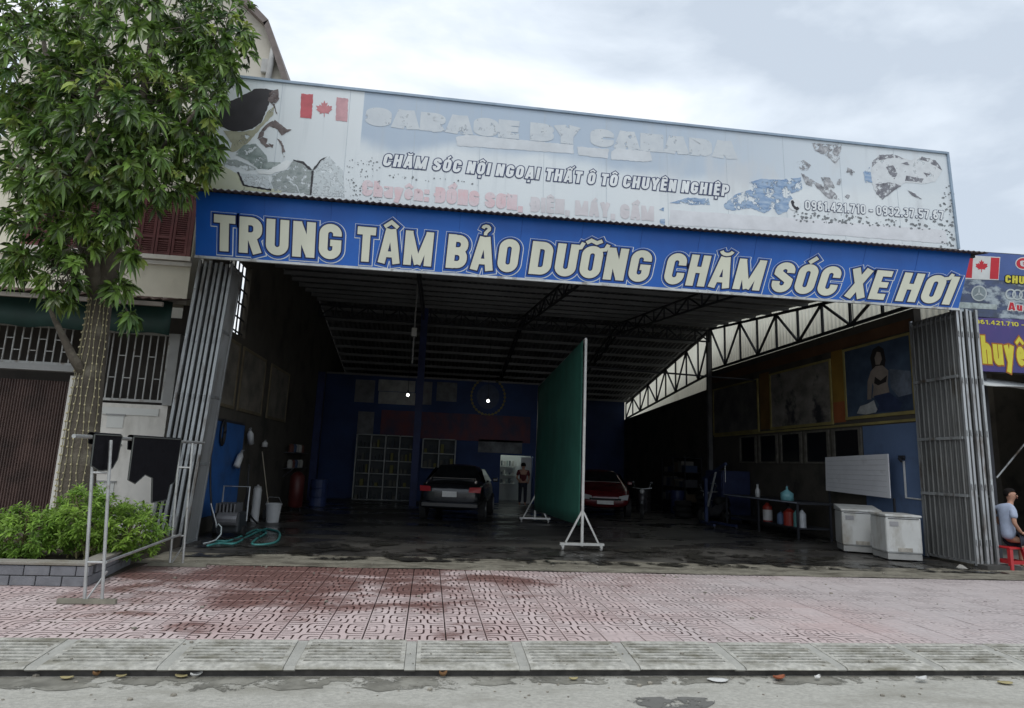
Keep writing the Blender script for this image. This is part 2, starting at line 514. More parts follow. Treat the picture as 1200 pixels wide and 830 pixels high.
# joints in the photograph fall near x = 50, 200, 340, 480 ... on the kerb's front edge
jx = atZ(480, 783, -.055).x
for i in range(-9, 14):
    cx = jx + .5 + i
    if k0 is None:
        km_ = kerb_mesh()
        k0 = km_.build('kerb_block', kerb_m, kerb)
        k0.data.materials.append(mat('groove_shade', (.07, .065, .05), .9, .4, 8))  # shade painted on the groove floors so they read as dark lines
        for q in km_.silt: k0.data.polygons[q].material_index = 1  # painted shade on the groove floors, no real silt
        # mesh coordinates hold world y; keep x local
        o = k0
        jm = MB()
        ramp = [(KY0 + .03, kz(KY0) - .035), (KY0 + .01, kz(KY0) - .02), (KY0 + .05, kz(KY0 + .05) - .005), (KY1 - .03, kz(KY1) - .005), (KY1 - .03, ZR - .04)]
        for x in (-.046, .046): jm.v += [Vector((x, y, z)) for y, z in ramp]
        jm.f += [(k, k + 5, k + 6, k + 1) for k in range(4)] + [(4, 3, 2, 1, 0), (5, 6, 7, 8, 9)]
        joint0 = jm.build('mortar_joint', mort_m, kerb)
        jo = joint0
    else:
        o = k0.copy(); COL.objects.link(o); o.parent = kerb
        jo = joint0.copy(); COL.objects.link(jo); jo.parent = kerb
    o.location = (cx, R.uniform(-.006, .006), R.uniform(-.004, .004))
    o.rotation_euler = (0, 0, R.uniform(-.004, .004))
    jo.location = (cx - .5, 0, 0)

MB().box(-20, 30, KY0 + .055, KY0 + .3, ZR - .04, kz(KY0) - .026).build('kerb_footing', mat('black_footing', (.06, .055, .05), .7, .6, 7), kerb)
# --- pink paving tiles with a moulded labyrinth relief
def paving_material():
    m = bpy.data.materials.new('pink_tile')
    m.use_nodes = True
    n, l = m.node_tree.nodes, m.node_tree.links
    b = n['Principled BSDF']
    def N(t, **k):
        q = n.new(t)
        for a, v in k.items(): setattr(q, a, v)
        return q
    def math_(op, a, b_=None, c=None, clamp=False):
        q = N('ShaderNodeMath', operation=op, use_clamp=clamp)
        for i, s in enumerate((a, b_, c)):
            if s is None: continue
            if isinstance(s, (int, float)): q.inputs[i].default_value = s
            else: l.new(s, q.inputs[i])
        return q.outputs[0]
    uv = N('ShaderNodeUVMap', uv_map='UVMap')
    sp = N('ShaderNodeSeparateXYZ')
    l.new(uv.outputs[0], sp.inputs[0])
    U, V = sp.outputs[0], sp.outputs[1]
    def dist(cx, cy):
        return math_('POWER', math_('ADD', math_('POWER', math_('ABSOLUTE', math_('SUBTRACT', U, cx)), 7), math_('POWER', math_('ABSOLUTE', math_('SUBTRACT', V, cy)), 7)), .142857)
    d = math_('MINIMUM', dist(0, 0), dist(1, 1))
    ph = math_('FRACT', math_('MULTIPLY', d, 5.5))
    tri = math_('ABSOLUTE', math_('SUBTRACT', ph, .5))
    groove = N('ShaderNodeMapRange', interpolation_type='SMOOTHSTEP')
    groove.inputs[1].default_value, groove.inputs[2].default_value = .15, .095
    l.new(tri, groove.inputs[0])
    near = N('ShaderNodeMapRange', interpolation_type='SMOOTHSTEP')      # keep the tile's rim plain
    l.new(math_('MINIMUM', math_('MINIMUM', U, V), math_('MINIMUM', math_('SUBTRACT', 1, U), math_('SUBTRACT', 1, V))), near.inputs[0])
    near.inputs[1].default_value, near.inputs[2].default_value = .02, .06
    G = math_('MULTIPLY', groove.outputs[0], near.outputs[0])
    geo = N('ShaderNodeNewGeometry')
    ps = N('ShaderNodeSeparateXYZ')
    l.new(geo.outputs['Position'], ps.inputs[0])
    def noise(sc, st, det=6, dis=0.0):
        p_, t_ = N('ShaderNodeMapping'), N('ShaderNodeTexNoise')
        p_.inputs['Scale'].default_value = st
        t_.inputs['Scale'].default_value = sc
        t_.inputs['Detail'].default_value = det
        t_.inputs['Roughness'].default_value = .62
        t_.inputs['Distortion'].default_value = dis
        l.new(geo.outputs['Position'], p_.inputs[0])
        l.new(p_.outputs[0], t_.inputs[0])
        return t_.outputs['Fac']
    # water spilled out of the wash bay: soaked near the apron on the left, drying outwards
    ex = math_('POWER', math_('DIVIDE', math_('ADD', ps.outputs[0], 1.6), 4.8), 2)
    ey = math_('POWER', math_('DIVIDE', math_('SUBTRACT', ps.outputs[1], 10.0), 3.6), 2)
    pool = math_('SUBTRACT', .60, math_('MULTIPLY', .6, math_('SQRT', math_('ADD', ex, ey))))
    pool = math_('MAXIMUM', pool, -.30)
    wn_ = noise(.75, (1, 1.6, 1), 8, .4)
    fine = noise(9, (1, 1, 1), 4)
    raw = math_('ADD', math_('ADD', math_('MULTIPLY', math_('SUBTRACT', wn_, .5), 2.0), pool), math_('MULTIPLY', math_('SUBTRACT', fine, .5), .35))
    rawg = math_('ADD', raw, math_('MULTIPLY', G, .52))                 # grooves stay wet longest
    wet = N('ShaderNodeMapRange', interpolation_type='SMOOTHSTEP')
    wet.inputs[1].default_value, wet.inputs[2].default_value = .10, .46
    l.new(rawg, wet.inputs[0])
    oi = N('ShaderNodeObjectInfo')
    big = noise(.5, (1, 1, 1), 4)
    big2 = noise(.9, (1, 1, 1), 5, .5)
    dry = N('ShaderNodeMix', data_type='RGBA')
    l.new(math_('ADD', math_('MULTIPLY', oi.outputs['Random'], .7), math_('MULTIPLY', big, .6)), dry.inputs[0])
    dry.inputs[6].default_value = (.47, .35, .335, 1)
    dry.inputs[7].default_value = (.56, .465, .45, 1)
    # grey dust towards the right where nobody hoses
    dust = N('ShaderNodeMapRange', interpolation_type='SMOOTHSTEP')
    l.new(math_('ADD', math_('MULTIPLY', ps.outputs[0], .12), math_('MULTIPLY', math_('SUBTRACT', big, .5), 1.6)), dust.inputs[0])
    dust.inputs[1].default_value, dust.inputs[2].default_value = .1, .95
    dm = N('ShaderNodeMix', data_type='RGBA')
    l.new(math_('MULTIPLY', dust.outputs[0], .75), dm.inputs[0])
    l.new(dry.outputs[2], dm.inputs[6])
    dm.inputs[7].default_value = (.46, .425, .42, 1)
    sand = N('ShaderNodeMapRange')
    l.new(fine, sand.inputs[0])
    sand.inputs[1].default_value, sand.inputs[2].default_value = .2, .8
    sand.inputs[3].default_value, sand.inputs[4].default_value = .86, 1.1
    hs = N('ShaderNodeHueSaturation')
    l.new(sand.outputs[0], hs.inputs['Value'])
    l.new(dm.outputs[2], hs.inputs['Color'])
    gm = N('ShaderNodeMix', data_type='RGBA')                            # grime in the grooves
    l.new(math_('MULTIPLY', G, math_('MULTIPLY', math_('SUBTRACT', .62, math_('MULTIPLY', dust.outputs[0], .5)), math_('MULTIPLY', math_('SUBTRACT', big2, .40), 5.0, None, True))), gm.inputs[0])
    l.new(hs.outputs[0], gm.inputs[6])
    gm.inputs[7].default_value = (.10, .07, .065, 1)
    wm = N('ShaderNodeMix', data_type='RGBA')
    l.new(wet.outputs[0], wm.inputs[0])
    l.new(gm.outputs[2], wm.inputs[6])
    wc = N('ShaderNodeMix', data_type='RGBA')
    l.new(G, wc.inputs[0])
    wc.inputs[6].default_value = (.235, .13, .115, 1)
    wc.inputs[7].default_value = (.05, .027, .025, 1)
    l.new(wc.outputs[2], wm.inputs[7])
    l.new(wm.outputs[2], b.inputs['Base Color'])
    rr = N('ShaderNodeMapRange')
    l.new(wet.outputs[0], rr.inputs[0])
    rr.inputs[3].default_value, rr.inputs[4].default_value = .85, .33
    l.new(rr.outputs[0], b.inputs['Roughness'])
    bp = N('ShaderNodeBump')
    bp.inputs['Distance'].default_value = .006
    bp.inputs['Strength'].default_value = .9
    l.new(math_('SUBTRACT', math_('MULTIPLY', fine, .35), G), bp.inputs['Height'])
    l.new(bp.outputs[0], b.inputs['Normal'])
    return m
tile_m = paving_material()
pav = struct_empty('pavement', (0, KY1, -.05))
def tile_geo(cx, cy, z=0.0, s=.1925, c=.0035):
    """bevelled slab: top face inset, chamfer, skirt"""
    t = s - c
    vs = [(cx - s, cy - s, z - .045), (cx + s, cy - s, z - .045), (cx + s, cy + s, z - .045), (cx - s, cy + s, z - .045),
          (cx - s, cy - s, z - c), (cx + s, cy - s, z - c), (cx + s, cy + s, z - c), (cx - s, cy + s, z - c),
          (cx - t, cy - t, z), (cx + t, cy - t, z), (cx + t, cy + t, z), (cx - t, cy + t, z)]
    fs = [(8, 9, 10, 11)] + [(i, (i + 1) % 4, (i + 1) % 4 + 4, i + 4) for i in range(4)] + [(i + 4, (i + 1) % 4 + 4, (i + 1) % 4 + 8, i + 8) for i in range(4)]
    return vs, fs
def tile_uv(me, centres, rots):
    uvl = me.uv_layers.new(name='UVMap')
    for poly in me.polygons:
        k = poly.index // 9
        (cx, cy), r = centres[k], rots[k]
        for li in poly.loop_indices:
            v = me.vertices[me.loops[li].vertex_index].co
            u, w = (v.x - cx) / .4 + .5, (v.y - cy) / .4 + .5
            for _ in range(r): u, w = 1 - w, u
            uvl.data[li].uv = (u, w)
tile_meshes = []
for r in range(2):
    mb = MB().add(*tile_geo(0, 0))
    me = bpy.data.meshes.new('tile')
    me.from_pydata([tuple(v) for v in mb.v], [], mb.f)
    tile_uv(me, [(0, 0)], [r])
    me.materials.append(tile_m)
    tile_meshes.append(me)
tx0 = atZ(474.4, 745, 0).x      # a long joint seen in the photograph
cands = []
for j in range(10):
    for i in range(-17, 34):
        cx, cy = tx0 + .2 + .4 * i, KY1 + .2 + .4 * j
        if cx < -4.15 and cy > 8.75: continue
        px, py, d = proj((cx, cy, 0))
        cands.append((cx, cy, i, j, d, -15 < px < 1215))
vis = sorted([c for c in cands if c[5]], key=lambda c: c[4])
parts_t, rest = vis[:300], vis[300:] + [c for c in cands if not c[5]]
for cx, cy, i, j, d, _ in parts_t:
    r = (i + j + (R.random() < .3)) % 2
    o = bpy.data.objects.new('tile', tile_meshes[r])
    COL.objects.link(o)
    o.parent = pav
    o.location = Vector((cx, cy, R.uniform(-.0035, .002))) - ROOT[pav.name]
    o.rotation_euler = (R.uniform(-.006, .006), R.uniform(-.006, .006), R.uniform(-.004, .004))
mb = MB()
cen, rot = [], []
for cx, cy, i, j, d, _ in rest:
    mb.add(*tile_geo(cx, cy, R.uniform(-.003, .002)))
    cen.append((cx, cy - KY1))
    rot.append((i + j + (R.random() < .3)) % 2)
o = mb.build('remaining_tiles', tile_m, pav, kind='stuff')
tile_uv(o.data, cen, rot)
o.data.materials[0] = tile_m
bed = MB().add([(-40, KY1 - .02, -.03), (60, KY1 - .02, -.03), (60, TY1 + .2, -.03), (-40, TY1 + .2, -.03)], [(0, 1, 2, 3)])
bed.build('mortar_bed', mat('joint_mortar', (.04, .028, .026), .9, .3, 6), pav)

# --- concrete apron and the oily garage floor
apron_m = mat('apron_concrete', (.235, .218, .172), .85, .35, 11, (1, 2, 1), bump=.8, bscale=30, dirt=(.085, .075, .055), dirt_lo=.44, dirt_hi=.64, dirt_scale=1.6, dirt_stretch=(1, 2.2, 1))
ap = MB()
nxs, nys = 150, 10
for j in range(nys + 1):
    for i in range(nxs + 1):
        x = -14 + 44 * i / nxs
        y = TY1 + (FY + .05 - TY1) * j / nys
        if j == 0: y += R.uniform(-.03, .03)
        ap.v.append(Vector((x, y, .006 + .010 * sin(x * 3.1 + y * 5) * R.random() + (0 if j in (0, nys) else R.uniform(0, .014)))))
for j in range(nys):
    for i in range(nxs):
        a = j * (nxs + 1) + i
        ap.f.append((a, a + 1, a + nxs + 2, a + nxs + 1))
ap.build('concrete_apron', apron_m, smooth=True)['kind'] = 'structure'
floor_m = mat('oily_floor', (.085, .08, .072), .45, .45, .7, (1, 2.5, 1), bump=.25, bscale=14, dirt=(.022, .021, .02), dirt_lo=.42, dirt_hi=.62, dirt_scale=.55, dirt_stretch=(1, 2, 1), wet=.5)
MB().add([(-4.6, FY, .012), (11.6, FY, .012), (11.6, 36, .012), (-4.6, 36, .012)], [(0, 1, 2, 3)]).build('garage_floor', floor_m)['kind'] = 'structure'
stn = MB()
for i in range(60):
    xa_, xb_ = -4.0 + 15 * i / 60, -4.0 + 15 * (i + 1) / 60
    ya_, yb_ = FY - .5 - .35 * sin(xa_ * .9) * R.random(), FY - .5 - .35 * sin(xb_ * .9) * R.random()
    stn.add([(xa_, FY - .55, .030), (xb_, FY - .55, .030), (xb_, FY + 1.6, .030), (xa_, FY + 1.6, .030)], [(0, 1, 2, 3)])
stn.build('wet_stain', mat('wet_stain', (.035, .033, .028), .25, .3, 4, peel=.53, peel_scale=1.4))['kind'] = 'structure'
MB().add([(11.6, FY, .008), (30, FY, .008), (30, 40, .008), (11.6, 40, .008)], [(0, 1, 2, 3)]).build('shop_floor', mat('shop_floor', (.2, .19, .18), .8, .3, 1.5))['kind'] = 'structure'
MB().add([(-40, 12.3, .004), (-4.6, 12.3, .004), (-4.6, 40, .004), (-40, 40, .004)], [(0, 1, 2, 3)]).build('house_yard', mat('yard', (.2, .19, .18), .85, .3, 1.5))['kind'] = 'structure'
MB().box(-40, -4.15, 8.75, 12.3, -.1, .002).build('soil_strip', mat('soil', (.07, .055, .04), .95, .4, 5, bump=.5, bscale=30))['kind'] = 'structure'

# ================================================================== GARAGE BUILDING
XL, XR = -4.6, 11.2
gar = thing('garage_building', 'wide open-fronted steel car garage under a corrugated roof, blue signs across its front', 'building', (3.3, 12, 0))
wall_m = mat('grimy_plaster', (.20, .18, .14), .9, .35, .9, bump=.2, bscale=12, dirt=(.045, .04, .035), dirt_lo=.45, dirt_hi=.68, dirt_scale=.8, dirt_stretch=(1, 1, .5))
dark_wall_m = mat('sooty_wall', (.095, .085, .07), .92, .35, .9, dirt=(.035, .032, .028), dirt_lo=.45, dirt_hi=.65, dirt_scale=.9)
steel_m = mat('dark_steel', (.035, .037, .045), .6, .3, 4, metal=.2)
galv_m = mat('galvanised', (.43, .45, .46), .45, .22, 3, (1, 1, .25), metal=.55, dirt=(.13, .10, .075), dirt_lo=.52, dirt_hi=.70, dirt_scale=3.5, dirt_stretch=(1, 1, .3), bump=.15, bscale=6)
sheet_m = mat('roof_sheet', (.19, .195, .205), .5, .3, 1.2, (1, .3, 1), metal=.35, dirt=(.03, .026, .024), dirt_lo=.5, dirt_hi=.7, dirt_scale=1.3)
def roof_z(y): return 7.62 - .105 * (24.2 - y) if y < 24.2 else 7.62 - .183 * (y - 24.2)
wl_ = MB()
WY0, WY1, WZ0, WZ1 = 13.9, 15.6, 4.4, 6.15
wl_.box(XL - .18, XL, 12.9, 35.8, 0, WZ0)
wl_.box(XL - .18, XL, 12.9, WY0, WZ0, 6.3)
wl_.box(XL - .18, XL, WY1, 35.8, WZ0, 5.4)


wl_.add([(XL - .17, WY1, 5.4), (XL - .01, WY1, 5.4), (XL - .01, 24.2, 5.4), (XL - .17, 24.2, 5.4), (XL - .17, WY1, roof_z(WY1) + .05), (XL - .01, WY1, roof_z(WY1) + .05), (XL - .01, 24.2, 7.68), (XL - .17, 24.2, 7.68)],
        [(0, 3, 2, 1), (4, 5, 6, 7), (0, 1, 5, 4), (1, 2, 6, 5), (2, 3, 7, 6), (3, 0, 4, 7)])
wl_.box(XL - .17, XL - .01, 24.2, 35.8, 5.4, 5.5)
wl_.add([(XL - .16, 24.2, 5.5), (XL - .02, 24.2, 5.5), (XL - .02, 35.8, 5.52), (XL - .16, 35.8, 5.52), (XL - .16, 24.2, 7.64), (XL - .02, 24.2, 7.64)], [(0, 3, 2, 1), (0, 1, 5, 4), (1, 2, 5), (0, 4, 3), (2, 3, 4, 5)])
wl_.box(XL - .17, XL - .01, WY0, WY1, WZ1 + .02, 6.75)
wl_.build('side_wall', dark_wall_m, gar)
wr = MB()
wr.box(XR, XR + .18, 13.2, 24.2, 0, 5.72)
wr.add([(XR, 24.2, 0), (XR + .17, 24.2, 0), (XR + .17, 35.8, 0), (XR, 35.8, 0), (XR, 24.2, 5.05), (XR + .17, 24.2, 5.05), (XR + .17, 35.8, 4.5), (XR, 35.8, 4.5)],
       [(0, 3, 2, 1), (4, 5, 6, 7), (0, 1, 5, 4), (1, 2, 6, 5), (2, 3, 7, 6), (3, 0, 4, 7)])
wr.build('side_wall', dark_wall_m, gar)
MB().box(XL, XR, 35.8, 36, 0, 5.6).build('rear_wall', mat('rear_blue', (.035, .06, .16), .8, .3, .8), gar)
# corrugated roof sheet
rf = MB()
nsx = 330
ysr = [11.95, 18, 24.2, 30, 35.95]
for y in ysr:
    for i in range(nsx + 1):
        x = XL - .15 + (XR + .35 - XL + .15) * i / nsx
        rf.v.append(Vector((x, y, roof_z(y) + .08 + .018 * sin(i * pi / 2))))
for j in range(len(ysr) - 1):
    for i in range(nsx):
        a = j * (nsx + 1) + i
        rf.f.append((a, a + 1, a + nsx + 2, a + nsx + 1))
roof = rf.build('roof', sheet_m, gar)
for k in range(23):
    y = 12.3 + k * 1.05
    MB().box(XL, XR + .1, y - .035, y + .035, roof_z(y) - .09, roof_z(y) + .03).build('purlin', mat('purlin_steel', (.24, .245, .255), .45, .25, 2, (.3, 1, 1), metal=.4), gar)
def lattice(mb, pts_bot, pts_top, w=.05, pat=True):
    n = len(pts_bot)
    for i in range(n - 1):
        mb.bar(pts_bot[i], pts_bot[i + 1], w * 1.3)
        mb.bar(pts_top[i], pts_top[i + 1], w * 1.3)
        a, b_ = (pts_bot[i], pts_top[i + 1]) if (i % 2 == 0) == pat else (pts_top[i], pts_bot[i + 1])
        mb.bar(a, b_, w)
    for i in range(n): mb.bar(pts_bot[i], pts_top[i], w)
    return mb
# open truss above the right wall: front half and rear half
yy = [13.0 + (24.2 - 13.0) * i / 9 for i in range(10)]
lattice(MB(), [(XR + .02, y, 5.8) for y in yy], [(XR + .02, y, roof_z(y) - .12) for y in yy], .06).build('side_truss', steel_m, gar)
yy = [24.2 + 11.4 * i / 9 for i in range(10)]
lattice(MB(), [(XR + .02, y, 5.68 - .1 * (y - 24.2)) for y in yy], [(XR + .02, y, roof_z(y) - .12) for y in yy], .06, False).build('side_truss', steel_m, gar)
xs = [XL + .1 + (XR - XL - .2) * i / 26 for i in range(27)]
lattice(MB(), [(x, 24.1, 6.95) for x in xs], [(x, 24.1, 7.42) for x in xs], .045).build('ridge_truss', steel_m, gar)
for X in (-.55, 3.35, 7.3):
    yy = [12.4 + 11.6 * i / 12 for i in range(13)]
    lattice(MB(), [(X, y, roof_z(y) - .55) for y in yy], [(X, y, roof_z(y) - .14) for y in yy], .04).build('rafter', steel_m, gar)
    yy = [24.3 + 11.2 * i / 12 for i in range(13)]
    lattice(MB(), [(X, y, roof_z(y) - .5) for y in yy], [(X, y, roof_z(y) - .14) for y in yy], .04).build('rafter', steel_m, gar)
MB().box(XR - .16, XR + .0, 24.12, 24.28, 0, 7.4).build('column', mat('column_grey', (.16, .16, .16), .7, .3, 2), gar)
MB().tube([(4.2, 20.5, 5.05), (XR, 20.5, 4.9)], .03, 6).build('tie_rod', steel_m, gar)
for px, Y in ((488, 24.0), (370, 25.6)):
    p = atY(px, 520, Y)
    MB().box(p.x - .13, p.x + .13, Y - .13, Y + .13, 0, roof_z(Y) - .1 if px == 488 else 5.0).build('column', mat('column_blue', (.02, .035, .13), .6, .3, 2), gar)
# side window in the left wall: grille against the light slot between the two buildings
gw = MB()
for i in range(6): gw.bar((XL - .08, WY0 + .28 * i + .08, WZ0), (XL - .08, WY0 + .28 * i + .08, WZ1 - .05), .03)
for i in range(5): gw.bar((XL - .08, WY0, WZ0 + .34 * i + .1), (XL - .08, WY1, WZ0 + .34 * i + .1), .03)
gw.build('window_grille', steel_m, gar)

# --- sign strip, billboard and the little corrugated ledge between them
SY = 11.5
sign = thing('shop_sign', 'long blue sign strip with big pale outlined letters above the open garage front', 'sign', (3.3, SY, 5.2))
tl, bl, tr, br = atY(230, 224, SY), atY(229, 300, SY), atY(1138, 297, SY), atY(1123, 362, SY)
blue_m = mat('sign_blue', (.008, .105, .44), .42, .10, .8, dirt=(.006, .055, .27), dirt_lo=.42, dirt_hi=.75, dirt_scale=.45, dirt_stretch=(1, 1, .4), spec=.4, bump=.25, bscale=1.1)
MB().poly([bl, br, tr, tl], (0, .1, 0)).build('panel', blue_m, sign)
fm = MB()
fm.bar(bl + Vector((0, -.015, -.02)), br + Vector((0, -.015, -.02)), .05, .045)
fm.build('bottom_rail', mat('rail_white', (.5, .52, .52), .5, .25, 3, metal=.3, dirt=(.2, .18, .15), dirt_lo=.55, dirt_hi=.7, dirt_scale=5), sign)
def sign_fn(dy, dx=0, dz=0):
    z0l, z0r = atY(250, 294, SY).z, atY(1104, 357, SY).z
    xl, xr = atY(248.5, 293, SY).x, atY(1104.5, 357, SY).x
    def fn(u, v, li):
        x = xl + u
        t = (x - xl) / (xr - xl)
        hcap = .69 - .06 * t
        z = z0l + (z0r - z0l) * t + v * hcap
        sh = -.10 + .60 * max(0, t) ** 1.15
        return (x + v * hcap * sh + dx, SY - dy - li * .0001, z + dz)
    return fn
TOT = atY(1104.5, 357, SY).x - atY(248.5, 293, SY).x
TXT = 'TRUNG TÂM BẢO DƯỠNG CHĂM SÓC XE HƠI'
white_p = flat('print_white', (.62, .66, .66), .45)
navy_p = flat('print_navy', (.008, .012, .06), .45)
cream_p = mat('print_cream', (.60, .61, .50), .5, .1, 1.5, (1, 1, .4))
# stroke units are scaled with TOT, so strokes are in cap heights
def sign_letters():
    WORDS = (('TRUNG', 250.5, 399), ('TÂM', 417, 505), ('BẢO', 522, 605), ('DƯỠNG', 619, 758), ('CHĂM', 776, 889), ('SÓC', 901, 977), ('XE', 988, 1034.5), ('HƠI', 1048, 1111.5))
    def base_x(px): return atY(px, 293 + (px - 250) * .0745, SY).x - atY(248.5, 293, SY).x
    items = []
    for word, pa, pb in WORDS:
        x, row = 0, []
        for ch in word:
            w, P = glyph(ch, .225)
            row.append((x, P))
            x += w + .105
        kk = (base_x(pb) - base_x(pa)) / (x - .105)
        for gx, P in row: items.append((gx, P, kk, base_x(pa)))
    gap_m = flat('print_blue_gap', (.014, .08, .34), .45)
    for gx, P, k, ux in items:
        root_o = None
        for nm, ex, dy, m, dx in (('letter', 0, .016, cream_p, 0), ('outline', .034, .012, navy_p, 0), ('gap', .082, .008, gap_m, .008), ('halo', .10, .004, white_p, .012)):
            fn = sign_fn(dy, dx, -dx)
            mb = MB()
            for si, (pts, closed, f) in enumerate(P):
                for qi, q in enumerate(stroke_quads(pts, closed, .225 * f / 2 + ex, ex)):
                    mb.add([fn(ux + (gx + c.x) * k, c.y, si * 5 + qi * .16) for c in q], [(3, 2, 1, 0)])
            o = mb.build(nm, m, root_o or sign)
            if root_o is None: root_o = o
sign_letters()
for i in range(1, 13):
    f_ = i / 13
    a_, b_ = bl.lerp(br, f_), tl.lerp(tr, f_)
    MB().bar(a_ + Vector((0, -.001, .0)), b_ + Vector((0, -.001, 0)), .006, .006, (0, 1, 0)).build('seam', flat('seam_blue', (.006, .06, .27), .5), sign)

ledge = MB()
lz0, lz1 = tl.z + .05, tr.z + .03
n_ = 520
x0, x1 = tl.x - .02, tr.x + .22
for yk, dz in ((SY - .2, -.06), (SY + .33, .05)):
    for i in range(n_ + 1):
        t = i / n_
        ledge.v.append(Vector((x0 + (x1 - x0) * t, yk, lz0 + (lz1 - lz0) * t + dz + .016 * sin(i * pi / 2))))
for i in range(n_): ledge.f.append((i, i + 1, i + n_ + 2, i + n_ + 1))
lo = ledge.build('ledge_sheet', mat('rusty_sheet', (.10, .075, .07), .75, .35, 3, metal=.1), gar)
sd = lo.modifiers.new('solid', 'SOLIDIFY')
sd.thickness = .012
MB().bar((x0, SY + .06, lz0 - .06), (x1 - .1, SY + .06, lz1 - .06), .06, .09).build('ledge_rail', steel_m, gar)

BY = 11.78
bb = thing('billboard', 'tall weathered pale blue billboard with peeling pictures and faded lettering above the blue sign', 'billboard', (3.3, BY, 6.5))
btl, bbl, btr, bbr = atY(228, 90, BY), atY(225, 224, BY), atY(1109, 180, BY), atY(1122, 292, BY)
bbl.z = tl.z + .05
bbl.x = -4.62
btl.x = -4.62
btl.z = btr.z - .02
def bbpt(px, py, d=.004):
    p = atY(px, py, BY)
    return Vector((p.x, BY - d, p.z))
def billboard_material():
    m = bpy.data.materials.new('faded_print')
    m.use_nodes = True
    n, l = m.node_tree.nodes, m.node_tree.links
    b = n['Principled BSDF']
    b.inputs['Roughness'].default_value = .55
    g = n.new('ShaderNodeNewGeometry')
    s = n.new('ShaderNodeSeparateXYZ')
    l.new(g.outputs['Position'], s.inputs[0])
    def noise(sc, st, det=6):
        p, t = n.new('ShaderNodeMapping'), n.new('ShaderNodeTexNoise')
        p.inputs['Scale'].default_value = st
        t.inputs['Scale'].default_value = sc
        t.inputs['Detail'].default_value = det
        l.new(g.outputs['Position'], p.inputs[0])
        l.new(p.outputs[0], t.inputs[0])
        return t.outputs['Fac']
    def mr(x, a, b_, c=0, d=1):
        q = n.new('ShaderNodeMapRange')
        q.interpolation_type = 'SMOOTHSTEP'
        l.new(x, q.inputs[0])
        for i, v in enumerate((a, b_, c, d)): q.inputs[i + 1].default_value = v
        return q.outputs[0]
    def mix(f, a, b_):
        q = n.new('ShaderNodeMix')
        q.data_type = 'RGBA'
        if isinstance(f, (int, float)): q.inputs[0].default_value = f
        else: l.new(f, q.inputs[0])
        for k, v in ((6, a), (7, b_)):
            if isinstance(v, tuple): q.inputs[k].default_value = (*v, 1)
            else: l.new(v, q.inputs[k])
        return q.outputs[2]
    def mul(a, b_):
        q = n.new('ShaderNodeMath')
        q.operation = 'MULTIPLY'
        l.new(a, q.inputs[0])
        l.new(b_, q.inputs[1])
        return q.outputs[0]
    base = mix(noise(.5, (1, 1, .5)), (.65, .72, .765), (.74, .775, .795))
    # printed blue sky band, fading to the right
    zb = n.new('ShaderNodeMath'); zb.operation = 'ADD'
    l.new(s.outputs[2], zb.inputs[0])
    nz = n.new('ShaderNodeMath'); nz.operation = 'MULTIPLY'; nz.inputs[1].default_value = .9
    l.new(noise(.8, (1, 1, 1)), nz.inputs[0])
    l.new(nz.outputs[0], zb.inputs[1])
    band = mul(mr(zb.outputs[0], 8.1, 8.5), mr(s.outputs[0], -1.74, -1.72))
    band = mul(band, mr(s.outputs[0], 10.5, 3.0, .15, 1))
    c = mix(band, base, (.42, .51, .62))
    wear = mr(noise(1.6, (1, 1, .35), 9), .52, .68)
    c = mix(mul(wear, mr(s.outputs[0], 3, 7, .1, .8)), c, (.58, .61, .64))
    streak = mr(noise(7, (1, 1, .06), 3), .55, .8, 0, .35)
    c = mix(streak, c, (.44, .49, .54))
    l.new(c, b.inputs['Base Color'])
    return m
MB().poly([bbl, bbr, btr, btl], (0, .12, 0)).build('panel', billboard_material(), bb)
MB().bar(btl + Vector((0, -.01, 0)), btr + Vector((0, -.01, 0)), .05, .05).build('top_rail', mat('rail_bluegrey', (.28, .36, .45), .5, .2, 3, metal=.2), bb)
MB().bar(bbr + Vector((.015, -.01, 0)), btr + Vector((.015, -.01, .02)), .05, .05, (0, 1, 0)).build('end_rail', mat('rail_bluegrey', (.28, .36, .45)), bb)
for i in range(1, 12):
    f_ = i / 12
    a_, b_ = bbl.lerp(bbr, f_), btl.lerp(btr, f_)
    MB().bar(a_ + Vector((0, -.0005, .02)), b_ + Vector((0, -.0005, -.03)), .008, .004, (0, 1, 0)).build('seam', flat('seam_grey', (.46, .52, .57), .6), bb)
def ppoly(mb, pts, d=.004):
    mb.poly([bbpt(x, y, d) for x, y in pts], (0, .002, 0))
def rough(p, jag=.45):
    out = []
    for (xa, ya), (xb, yb) in zip(p, p[1:] + p[:1]):
        L = math.hypot(xb - xa, yb - ya)
        k = max(1, int(L / 2.2))
        for q in range(k):
            t = q / k
            out.append((xa + (xb - xa) * t + R.uniform(-jag, jag), ya + (yb - ya) * t + R.uniform(-jag, jag)))
    return out
def prints(name, m, polys, d=.004, jag=.45):
    for i, p in enumerate(polys):
        mb = MB()
        ppoly(mb, rough(p, jag), d + i * .0004)
        o = mb.build(name, m, bb)
    return o
